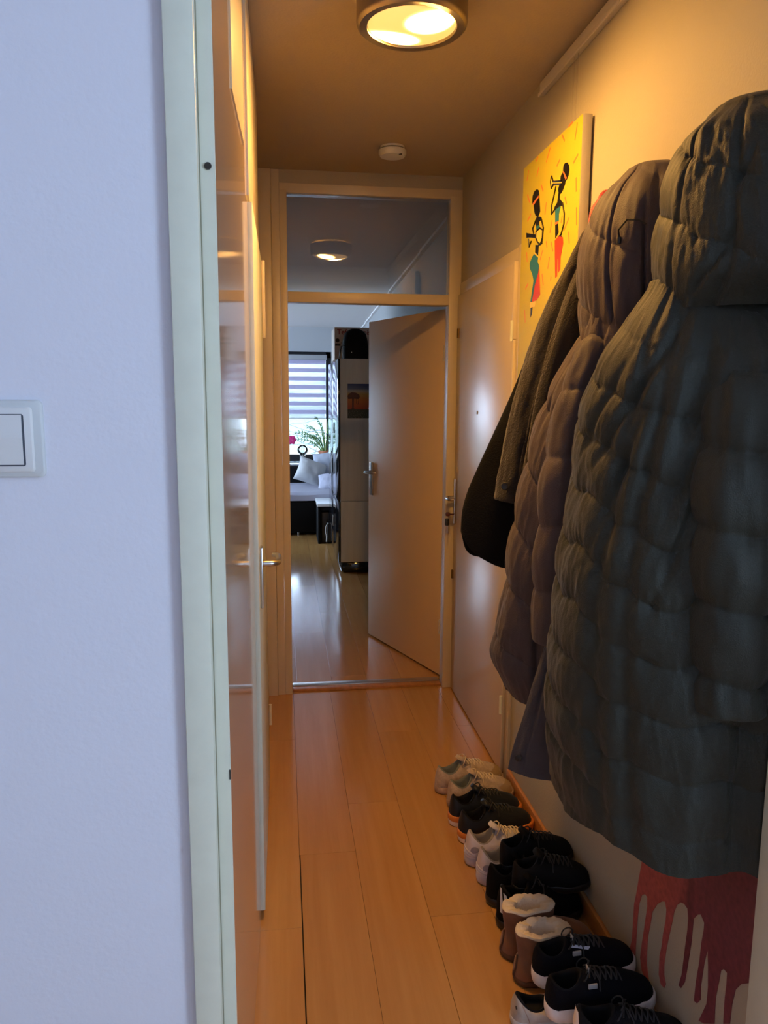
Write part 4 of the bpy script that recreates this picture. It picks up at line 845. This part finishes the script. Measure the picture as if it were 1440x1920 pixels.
garment('body', BL, M['black_cloth'], bc, lambda q, z: .004*fbm(q*1.6, z*3, 8, 3, 71), per=14, nz=140, drop=lambda q: .10*np.exp(-((q-5.2)/.75)**2)+.02*np.exp(-((q-4)/.6)**2))
pk = empty('pink_cloth', (.86, 1.99, 2.03)); tag(pk, 'bit of pink knitted cloth peeking out above the dark coats', 'cloth')
PK = [(1.90, ring(.805, 1.950, .020, .025, .88)), (1.98, ring(.808, 1.950, .030, .030, .88)), (2.015, ring(.812, 1.950, .028, .028, .88)), (2.038, ring(.822, 1.950, .018, .02, .88))]
garment('knit', PK, M['pink_knit'], pk, lambda q, z: .003*np.sin(q*14)*np.sin(z*500), per=16, nz=50, hem=.01, smooth_rows=4)

# ================================================================== LIVING ROOM BEYOND
Y0 = YF+.11
wv = MB(); wv.prism([(.905, Y0, 0), (1.145, YW, 0), (1.30, YW, 0), (1.30, Y0, 0)], (0, 0, LC)); struct(wv.build('wall_living_right', M['grey_wall']))
struct(MB().prism([(-.90, Y0, 0), (-1.05, 7.4, 0), (-1.17, 7.4, 0), (-1.02, Y0, 0)], (0, 0, LC)).build('living_light_baffle', mat('white_baffle_paint', (.78, .76, .72), .7)))  # unseen baffle, added to keep living room daylight off the open leaf
lw = MB(); lw.box((-4.35, Y0-.1, 0), (-4.2, YW+.3, .6)); lw.box((-4.35, Y0-.1, 2.3), (-4.2, YW+.3, LC+.1)); lw.box((-4.35, Y0-.1, .6), (-4.2, 6.5, 2.3)); lw.box((-4.35, 10.7, .6), (-4.2, YW+.3, 2.3)); struct(lw.build('wall_living_left', M['pale_wall']))  # opening added out of view to let in more daylight
struct(MB().box((-4.35, Y0, LC), (1.35, YW+.3, LC+.1)).build('ceiling_living', M['living_ceiling']))
WX0, WX1, WZ0, WZ1 = -4.0, .70, .59, 2.16  # left end widened out of view, without blind, to admit more daylight
wb = MB(); wb.box((-4.2, YW, 0), (1.3, YW+.25, WZ0-.03)); wb.box((-4.2, YW, WZ1), (1.3, YW+.25, LC)); wb.box((-4.2, YW, WZ0-.03), (WX0, YW+.25, WZ1)); wb.box((WX1, YW, WZ0-.03), (1.3, YW+.25, WZ1))
struct(wb.build('wall_window', M['pale_wall']))
cov = MB()                                                # plaster strip along the ceiling edge, uneven
for i in range(7):
    y0, y1 = Y0+.3+i*1.0, Y0+.3+i*1.0+.97; xa = .905+(.24/7.25)*(y0-Y0); xb = .905+(.24/7.25)*(y1-Y0); w_ = .020+.012*rnd.random()
    cov.prism([(xa-w_, y0, LC-.002), (xb-w_-.006, y1, LC-.002), (xb+.01, y1, LC-.002), (xa+.01, y0, LC-.002)], (0, 0, -.018), None)
struct(cov.build('trim_4', M['living_ceiling']))
w1 = struct(empty('window_1', (-.8, YW, 1.4)))
def wbx(n, a, b_, m=None): return box(n, a, b_, m or M['windowframe'], w1, .003)
wbx('frame_bottom', (WX0, YW+.03, WZ0), (WX1, YW+.10, WZ0+.105)); wbx('frame_top', (WX0, YW+.03, WZ1-.09), (WX1, YW+.10, WZ1))
wbx('frame_side', (WX0, YW+.03, WZ0), (WX0+.07, YW+.10, WZ1)); wbx('frame_side', (WX1-.075, YW+.03, WZ0), (WX1, YW+.10, WZ1)); wbx('mullion', (-1.60, YW+.03, WZ0), (-1.53, YW+.10, WZ1))
wbx('sill', (WX0-.05, YW-.33, WZ0-.03), (WX1+.05, YW+.03, WZ0-.002), M['white_top'])
MB().box((WX0+.07, YW+.06, WZ0+.1), (-1.60, YW+.066, WZ1-.09)).build('pane', M['glass'], w1); MB().box((-1.53, YW+.06, WZ0+.1), (WX1-.075, YW+.066, WZ1-.09)).build('pane', M['glass'], w1)
# zebra roller blind
bl_ = empty('roller_blind', (-.75, YW-.02, 2.1)); tag(bl_, 'striped day and night roller blind half lowered over the window', 'blind')
def fabric(name, col, tr, al=1):
    m = bpy.data.materials.new(name); m.use_nodes = True; nt = m.node_tree; nt.nodes.clear(); o = nt.nodes.new('ShaderNodeOutputMaterial')
    d = nt.nodes.new('ShaderNodeBsdfDiffuse'); t = nt.nodes.new('ShaderNodeBsdfTranslucent'); d.inputs[0].default_value = (*col, 1); t.inputs[0].default_value = (*col, 1)
    mx = nt.nodes.new('ShaderNodeMixShader'); mx.inputs[0].default_value = tr; nt.links.new(d.outputs[0], mx.inputs[1]); nt.links.new(t.outputs[0], mx.inputs[2]); last = mx.outputs[0]
    if al < 1:
        tp = nt.nodes.new('ShaderNodeBsdfTransparent'); m2 = nt.nodes.new('ShaderNodeMixShader'); m2.inputs[0].default_value = al
        nt.links.new(tp.outputs[0], m2.inputs[1]); nt.links.new(last, m2.inputs[2]); last = m2.outputs[0]
    nt.links.new(last, o.inputs[0]); return m
FB = fabric('blind_band_fabric', (.50, .47, .60), .42); FS = fabric('blind_sheer_fabric', (.66, .69, .77), .45, .72)
box('cassette', (-1.07, YW-.07, 2.045), (.635, YW+.02, 2.115), M['pale_wall'], bl_, .006)
z = 2.045; i = 0
while z > 1.23:
    h = .058 if i % 2 == 0 else .060
    z1_ = max(1.222, z-h)
    MB().box((-1.05, YW-.020+(.003 if i % 2 else 0), z1_), (.62, YW-.0185+(.003 if i % 2 else 0), z)).build('opaque_band' if i % 2 == 0 else 'sheer_band', FB if i % 2 == 0 else FS, bl_)
    z = z1_; i += 1
box('bottom_bar', (-1.05, YW-.028, 1.205), (.62, YW-.010, 1.226), M['white_plastic'], bl_, .004)
# outside
gd = struct(MB().box((-30, YW+.6, -3.0), (30, 60, -2.9)).build('ground_outside', mat('lawn_ground', (.06, .09, .03), .9, var=.3, vscale=1.5)))
hs = empty('pale_house', (-1, 25, -2.9)); tag(hs, 'pale house seen through the window behind bare twigs', 'building')
MB().box((-9, 22, -2.9), (1.2, 30, 1.3)).build('wall', mat('pale_render', (.13, .165, .158), .9), hs); MB().prism([(-9.4, 21.6, 1.25), (1.6, 21.6, 1.25), (1.6, 26, 3.6), (-9.4, 26, 3.6)], (0, 0, .18)).build('roof', mat('grey_roof', (.36, .37, .38), .9), hs)
for xx in (-6, -3, -.4): MB().box((xx-.5, 21.96, -.6), (xx+.5, 22.02, .6)).build('window', M['windowframe'], hs)
tr = empty('bare_tree', (1.4, 15.5, -2.9)); tag(tr, 'bare twiggy tree outside the window', 'tree')
MB().tube([(1.9, 15.5, -2.9), (1.85, 15.5, -1), (1.95, 15.4, .8), (1.8, 15.5, 3)], [.10, .08, .06, .03], None, 8).build('trunk', mat('bark', (.14, .12, .10), .9), tr, 50)
br = MB(); r2 = random.Random(3)
for i in range(46):
    z0 = r2.uniform(-.6, 2.4); a = r2.uniform(math.pi*.6, math.pi*1.4); p = Vector((1.88, 15.5, z0)); path = [p]; d = Vector((math.cos(a), .5*math.sin(a), r2.uniform(-.1, .5)))
    for k in range(7): d = (d+Vector((r2.uniform(-.3, .3), r2.uniform(-.3, .3), r2.uniform(-.28, .22)))).normalized(); p = p+d*.30; path.append(p)
    br.tube(path, [.013-.0014*k for k in range(8)], None, 5)
br.build('branches', mat('grey_twigs', (.02, .02, .02), .9), tr)['kind'] = 'stuff'

# sofa bed, pillows
sf = empty('sofa_bed', (-1, 8.9, 0)); tag(sf, 'black sofa bed with lilac grey sheet under the window', 'sofa')
box('base', (-2.4, 8.43, .035), (.62, 9.55, .385), M['black'], sf, .02); box('backrest', (-2.4, 9.36, .385), (.72, 9.56, .695), M['black'], sf, .03)
mt = MB(); g_ = []
for iy in range(18):
    row = []
    for ix in range(60):
        x = -2.36+2.96*ix/59; y = 8.41+.95*iy/17; row.append((x, y, .485+.010*float(fbm(x*4, y*5, 0, 3, 81))-.025*(max(0, 8.47-y)/.06)**2))
    g_.append(row)
mt.loft(g_, None, False, False, False); mt.add([(-2.36, 8.412, .395), (.60, 8.412, .395), (.60, 9.36, .395), (-2.36, 9.36, .395)], [[0, 1, 2, 3]]); mt.loft([[(p[0], p[1]-.003, .395) for p in g_[0]], g_[0]], None, False, False, False); mt.loft([[(.603, r[-1][1], .395) for r in g_], [r[-1] for r in g_]], None, False, False, False)
mt.build('sheet', M['mattress'], sf, 60)
MB().tube([(.16, 8.50, 0), (.16, 8.50, .05)], .014, None, 10).build('foot', M['steel'], sf, 40); MB().tube([(.55, 9.45, 0), (.55, 9.45, .05)], .014, None, 10).build('foot', M['steel'], sf, 40)
def pillow(name, label, c, sx, sy, th, rot, m, group=None, spin=0):
    mb = MB(); n = 22
    for side in (1, -1):
        rows = []
        for i in range(n+1):
            r = []
            for j in range(n+1):
                u, v = 2*i/n-1, 2*j/n-1; e = max(0, (1-u*u)*(1-v*v))**.5; k = 1-.10*((1-u*u)*v*v+(1-v*v)*u*u)
                pz = side*th/2*e*(1+.18*float(fbm(u*2.2, v*2.2, side*3, 3, len(label)))); r.append((u*sx/2*k*math.cos(spin)-v*sy/2*k*math.sin(spin), u*sx/2*k*math.sin(spin)+v*sy/2*k*math.cos(spin), pz))
            rows.append(r)
        mb.loft(rows, None, False, False, False)
    o = mb.build(name, m, None, 70); o.matrix_world = Matrix.LocRotScale(Vector(c), __import__('mathutils').Euler([math.radians(a) for a in rot]), Vector((1, 1, 1))); tag(o, label, 'pillow', group); return o
pillow('pillow', 'large white pillow leaning back on the sofa bed', (.325, 9.15, .640), .36, .33, .16, (62, 0, 14), M['pillow'], None, -.42)
pillow('pillow', 'grey blue pillow standing tall behind the white one', (.50, 9.27, .70), .30, .36, .12, (72, 0, -25), M['pillow_grey'], None, .2)
pillow('pillow', 'small lilac grey pillow lying beside the glossy cabinet', (.52, 8.86, .555), .26, .26, .12, (45, 10, -35), M['mattress'], None, .5)
# side table with things below
tb = empty('side_table', (.6, 8.15, 0)); tag(tb, 'low black side table with pale top before the sofa bed', 'table')
box('tabletop', (.345, 7.93, .395), (.80, 8.40, .425), M['white_top'], tb, .003); box('side_panel', (.352, 7.94, 0), (.375, 8.39, .394), M['black'], tb); box('side_panel', (.76, 7.94, 0), (.79, 8.39, .394), M['black'], tb); box('apron', (.375, 7.945, .355), (.76, 7.965, .394), M['black'], tb)
sp_ = box('grey_case', (.392, 8.02, 0), (.47, 8.34, .32), mat('dark_grey_case', (.06, .06, .062), .35), None, .01); tag(sp_, 'dark grey upright case under the side table', 'case')
hb = empty('black_bag', (.52, 7.995, 0)); tag(hb, 'black bag with a pale strap on the floor under the side table', 'bag')
MB().box((.435, 7.945, 0), (.60, 8.012, .24), None, .03).build('body', M['black_plastic'], hb, 50)
MB().tube([(.46, 7.942, .22), (.435, 7.935, .19), (.43, 7.932, .14), (.44, 7.934, .08), (.438, 7.936, .02)], .006, None, 8).build('strap', M['silver'], hb, 50)
# tall cabinet
cb = empty('tall_cabinet', (.8, 7.25, 0)); tag(cb, 'tall cabinet with glossy black front and pale side panel', 'cabinet')
CX0, CX1, CY0, CY1, CZ = .485, .965, 6.57, 7.90, 1.848
box('plinth', (CX0+.0, CY0+.004, 0), (CX1-.02, CY1, .095), M['black_gloss'], cb, .03)
box('lower_side', (CX0+.004, CY0, .098), (CX1, CY1, .634), M['cab_side'], cb, .002); box('upper_side', (CX0+.002, CY0, .638), (CX1, CY1, CZ), M['cab_side'], cb, .002)
for (y0, y1) in ((CY0-.001, 7.23), (7.236, CY1)):
    for (z0, z1) in ((.098, .632), (.638, CZ)):
        d_ = box('door', (CX0-.018, y0, z0), (CX0+.001, y1, z1), M['black_gloss'], cb, .003)
        MB().tube([(CX0-.022, y1-.03 if y0 < 7 else y0+.03, (z0+z1)/2-.05), (CX0-.022, y1-.03 if y0 < 7 else y0+.03, (z0+z1)/2+.05)], .003, None, 8).build('door_handle', M['steel'], d_, 40)
# printed sunset picture on the cabinet side
st = empty('sunset_print', (.6, 6.56, 1.4)); tag(st, 'small print of a tree at sunset stuck on the cabinet side', 'picture')
sm_ = bpy.data.materials.new('sunset_print'); sm_.use_nodes = True; nt = sm_.node_tree; bb_ = nt.nodes['Principled BSDF']; tcx = nt.nodes.new('ShaderNodeTexCoord'); spx = nt.nodes.new('ShaderNodeSeparateXYZ'); nt.links.new(tcx.outputs['Object'], spx.inputs[0])
mrx = nt.nodes.new('ShaderNodeMapRange'); mrx.inputs['From Min'].default_value = 1.35; mrx.inputs['From Max'].default_value = 1.64; nt.links.new(spx.outputs['Z'], mrx.inputs['Value'])
rpx = nt.nodes.new('ShaderNodeValToRGB'); EE = rpx.color_ramp.elements; EE[0].color = (.04, .05, .035, 1); EE[1].color = (.03, .06, .18, 1)
for pos, c in ((.255, (.05, .06, .04)), (.26, (.50, .07, .02)), (.52, (.65, .17, .03)), (.70, (.55, .34, .08)), (.80, (.40, .40, .36)), (.86, (.10, .14, .26))): e_ = EE.new(pos); e_.color = (*c, 1)
nt.links.new(mrx.outputs[0], rpx.inputs['Fac']); nt.links.new(rpx.outputs[0], bb_.inputs['Base Color']); bb_.inputs['Roughness'].default_value = .4
PXa, PXb, PZa, PZb, PYf = .548, .80, 1.35, 1.64, CY0-.0025
MB().box((PXa, PYf, PZa), (PXb, CY0-.0004, PZb)).build('paper', sm_, st)
def flat(name, pts, m, dy=.0012): return MB().prism([(x, PYf-dy, z_) for x, z_ in pts], (0, .001, 0)).build(name, m, st)
tx = PXa+.045
flat('printed_tree', [(tx-.016, 1.425), (tx-.006, 1.44), (tx-.006, 1.515), (tx-.04, 1.512), (tx-.046, 1.535), (tx-.035, 1.555), (tx-.01, 1.568), (tx+.025, 1.565), (tx+.055, 1.548), (tx+.06, 1.528), (tx+.05, 1.512), (tx+.010, 1.515), (tx+.008, 1.44), (tx+.018, 1.425)], M['brown_print'])
MB().tube([(tx+.030, PYf-.001, 1.515), (tx+.031, PYf-.001, 1.47), (tx+.045, PYf-.001, 1.467), (tx+.05, PYf-.001, 1.51)], .0018, None, 6).build('printed_swing', M['dark_print'], st)
gp = MB()
for i in range(130): x, z_ = rnd.uniform(PXa+.004, PXb-.004), rnd.uniform(PZa+.003, PZa+.068); s_ = rnd.uniform(.0015, .003); gp.prism([(x-s_, PYf-.0006, z_), (x, PYf-.0006, z_+s_), (x+s_, PYf-.0006, z_), (x, PYf-.0006, z_-s_)], (0, .0005, 0))
gp.build('printed_grass', mat('grass_flecks', (.20, .20, .16), .6), st)['kind'] = 'stuff'
MB().prism([(PXb-.075, PYf-.001, 1.43), (PXb-.001, PYf-.001, 1.43), (PXb-.001, PYf-.001, 1.442), (PXb-.075, PYf-.001, 1.442)], (0, .0008, 0)).build('printed_bench', M['silver'], st)
# appliance box and backpack on top of the cabinet
bx_ = empty('appliance_box', (.75, 6.85, CZ)); tag(bx_, 'cardboard appliance box with red lettering on top of the cabinet', 'box')
BX0, BY0, BZ1 = .452, 6.76, 2.122
MB().box((BX0, BY0, CZ), (.98, 7.15, BZ1), None, .004).build('carton', M['box'], bx_, 30)
def text(body, x, y, z_, size, m, par, name):
    c = bpy.data.curves.new(name, 'FONT'); c.body = body; c.size = size; c.extrude = .0008; c.offset = .0008
    t_ = bpy.data.objects.new(name, c); COL.objects.link(t_); bpy.context.view_layer.update(); me_ = bpy.data.meshes.new_from_object(t_.evaluated_get(bpy.context.evaluated_depsgraph_get())); bpy.data.objects.remove(t_)
    o = bpy.data.objects.new(name, me_); COL.objects.link(o); me_.materials.clear(); me_.materials.append(m); o.matrix_world = Matrix.Translation((x, y, z_)) @ Matrix.Rotation(math.pi/2, 4, 'X'); o.parent = par; o.matrix_parent_inverse = par.matrix_world.inverted(); return o
text('Tefal', BX0+.022, BY0-.001, 2.062, .062, M['red_print'], bx_, 'lettering')
text('ois', BX0+.245, BY0-.001, 2.062, .062, M['red_print'], bx_, 'lettering')
MB().lathe([(0, -.001), (.017, -.001), (.017, .0005), (0, .0005)], None, 20, (BX0+.026, BY0-.0005, 2.012), 'Y').box((BX0+.006, BY0-.0015, 1.965), (BX0+.05, BY0, 1.985)).box((BX0+.06, BY0-.0015, 1.985), (BX0+.10, BY0, 1.998)).build('printed_picture', M['dark_print'], bx_)
bp_ = empty('backpack', (.60, 6.66, CZ)); tag(bp_, 'black backpack standing on the cabinet before the cardboard box', 'backpack')
rr = []
for i in range(13):
    t = i/12; zz_ = CZ+.252*t; w = (.112*(1-max(0, t-.25)**2.6*.75))*(1 if t < .85 else math.sqrt(max(.02, 1-((t-.85)/.15)**2*.72))); dp = .075*(1-.35*t**2)*(1 if t < .9 else .8)
    rr.append([(.622+w*math.copysign(abs(math.cos(a))**.7, math.cos(a)), 6.665+dp*math.copysign(abs(math.sin(a))**.8, math.sin(a)), zz_) for a in [2*math.pi*k/28 for k in range(28)]])
MB().loft(rr).build('bag_body', M['black'], bp_, 60)
MB().tube([(.525, 6.62, CZ+.11), (.512, 6.60, CZ+.112), (.497, 6.60, CZ+.10), (.488, 6.60, CZ+.05), (.483, 6.60, CZ+.008)], .007, None, 8, True, .6).build('strap', M['black_plastic'], bp_, 50)
MB().tube([(.513, 6.60, CZ+.17), (.507, 6.595, CZ+.13), (.508, 6.592, CZ+.05), (.514, 6.592, CZ+.004)], .003, None, 6).build('piping', M['silver'], bp_, 50)
MB().lathe([(0, -.001), (.004, -.001), (.004, .001), (0, .001)], None, 10, (.585, 6.588, CZ+.055), 'Y').build('zip_pull', M['steel'], bp_)
# plant, globe lamp, flower on the sill
SZ = WZ0-.002
pl = empty('potted_plant', (.60, 11.0, SZ)); tag(pl, 'glossy green plant with arching leafy stems in a terracotta pot', 'plant')
MB().lathe([(0, 0), (.075, 0), (.095, .15), (.105, .15), (.105, .18), (.09, .18), (.085, .15), (0, .15)], None, 28, (.60, 11.0, SZ)).build('pot', M['terracotta'], pl, 40)
r3 = random.Random(11)
for i, (dx, dy, hz) in enumerate([(-.36, -.02, .32), (-.22, .03, .38), (-.12, -.03, .50), (.05, .02, .46), (-.42, .04, .22), (-.28, -.05, .26), (.12, -.03, .36), (.02, -.05, .30), (-.17, .02, .24), (-.05, .05, .40)]):
    bz = SZ+.15; b0 = Vector((.60+dx*.12, 11.0+dy*.3, bz)); path = [b0+Vector((dx*s_**1.5, dy*s_, hz*(1-(1-s_)**1.6)-.10*abs(dx)*max(0, s_-.6)*2)) for s_ in [k/12 for k in range(13)]]
    stn = MB().tube(path, [.010-.0006*k for k in range(13)], None, 6).build('stem', M['stem'], pl, 50)
    lm = MB()
    for k in range(4, 13):
        p = path[k]; t = (path[min(k+1, 12)]-path[k-1]).normalized()
        for s_ in (1, -1):
            u = (t*.55+Vector((r3.uniform(-.2, .2), s_*.5+r3.uniform(-.2, .2), .45*s_+r3.uniform(-.25, .25)))).normalized(); n_ = u.cross(t).normalized(); w_ = u.cross(n_).normalized(); ln = .062*(1.1-.03*k)
            lm.add([p, p+u*ln*.35+w_*ln*.17+n_*.003, p+u*ln*.8+w_*ln*.10, p+u*ln, p+u*ln*.8-w_*ln*.10, p+u*ln*.35-w_*ln*.17+n_*.003, p+u*ln*.5-n_*.004], [[0, 1, 6], [1, 2, 6], [2, 3, 6], [3, 4, 6], [4, 5, 6], [5, 0, 6]])
    lm.build('leaflets', M['leafgreen'], stn)
gl_ = empty('globe_lamp', (.275, 10.95, SZ)); tag(gl_, 'small table lamp with clear globe bulb on a black block base', 'lamp')
box('base', (.232, 10.91, SZ), (.318, 10.99, SZ+.105), M['black_plastic'], gl_, .006)
MB().lathe([(.014, .105)]+[(.075*math.sin(a), .195-.075*math.cos(a)) for a in [.25+(math.pi-.25)*k/16 for k in range(17)]], None, 28, (.275, 10.95, SZ), 'Z', False).build('globe', M['glass'], gl_, 60)
MB().tube([(.275, 10.95, SZ+.105), (.275, 10.95, SZ+.14), (.255, 10.95, SZ+.20), (.275, 10.95, SZ+.235), (.295, 10.95, SZ+.20), (.275, 10.95, SZ+.14)], .003, None, 6).build('filament', M['silver'], gl_, 50)
fw = empty('pink_flower', (.05, 10.98, SZ)); tag(fw, 'magenta flower at the window edge beside the door frame', 'flower')
MB().tube([(.02, 10.98, SZ), (.04, 10.98, SZ+.15), (.09, 10.97, SZ+.27), (.125, 10.965, SZ+.33)], .004, None, 6).build('stem', M['stem'], fw, 50)
for k in range(6):
    a = 2*math.pi*k/6; u = Vector((math.cos(a), .3, math.sin(a))); c_ = Vector((.125, 10.96, SZ+.33))
    MB().loft([[c_+u*(.005+.06*s_)+Vector((-u.z, 0, u.x))*w_*f_+Vector((0, -.02*s_*(1-abs(f_)*.5), 0)) for f_ in (-1, -.5, 0, .5, 1)] for s_, w_ in ((0, .006), (.35, .022), (.7, .026), (1, .010))], None, False, False, False).build('petal', M['pink'], fw, 60)
MB().lathe([(0, 0), (.045, 0), (.055, .09), (.045, .09), (.04, .02), (0, .02)], None, 20, (.02, 10.98, SZ)).build('pot', M['white_plastic'], fw, 40)
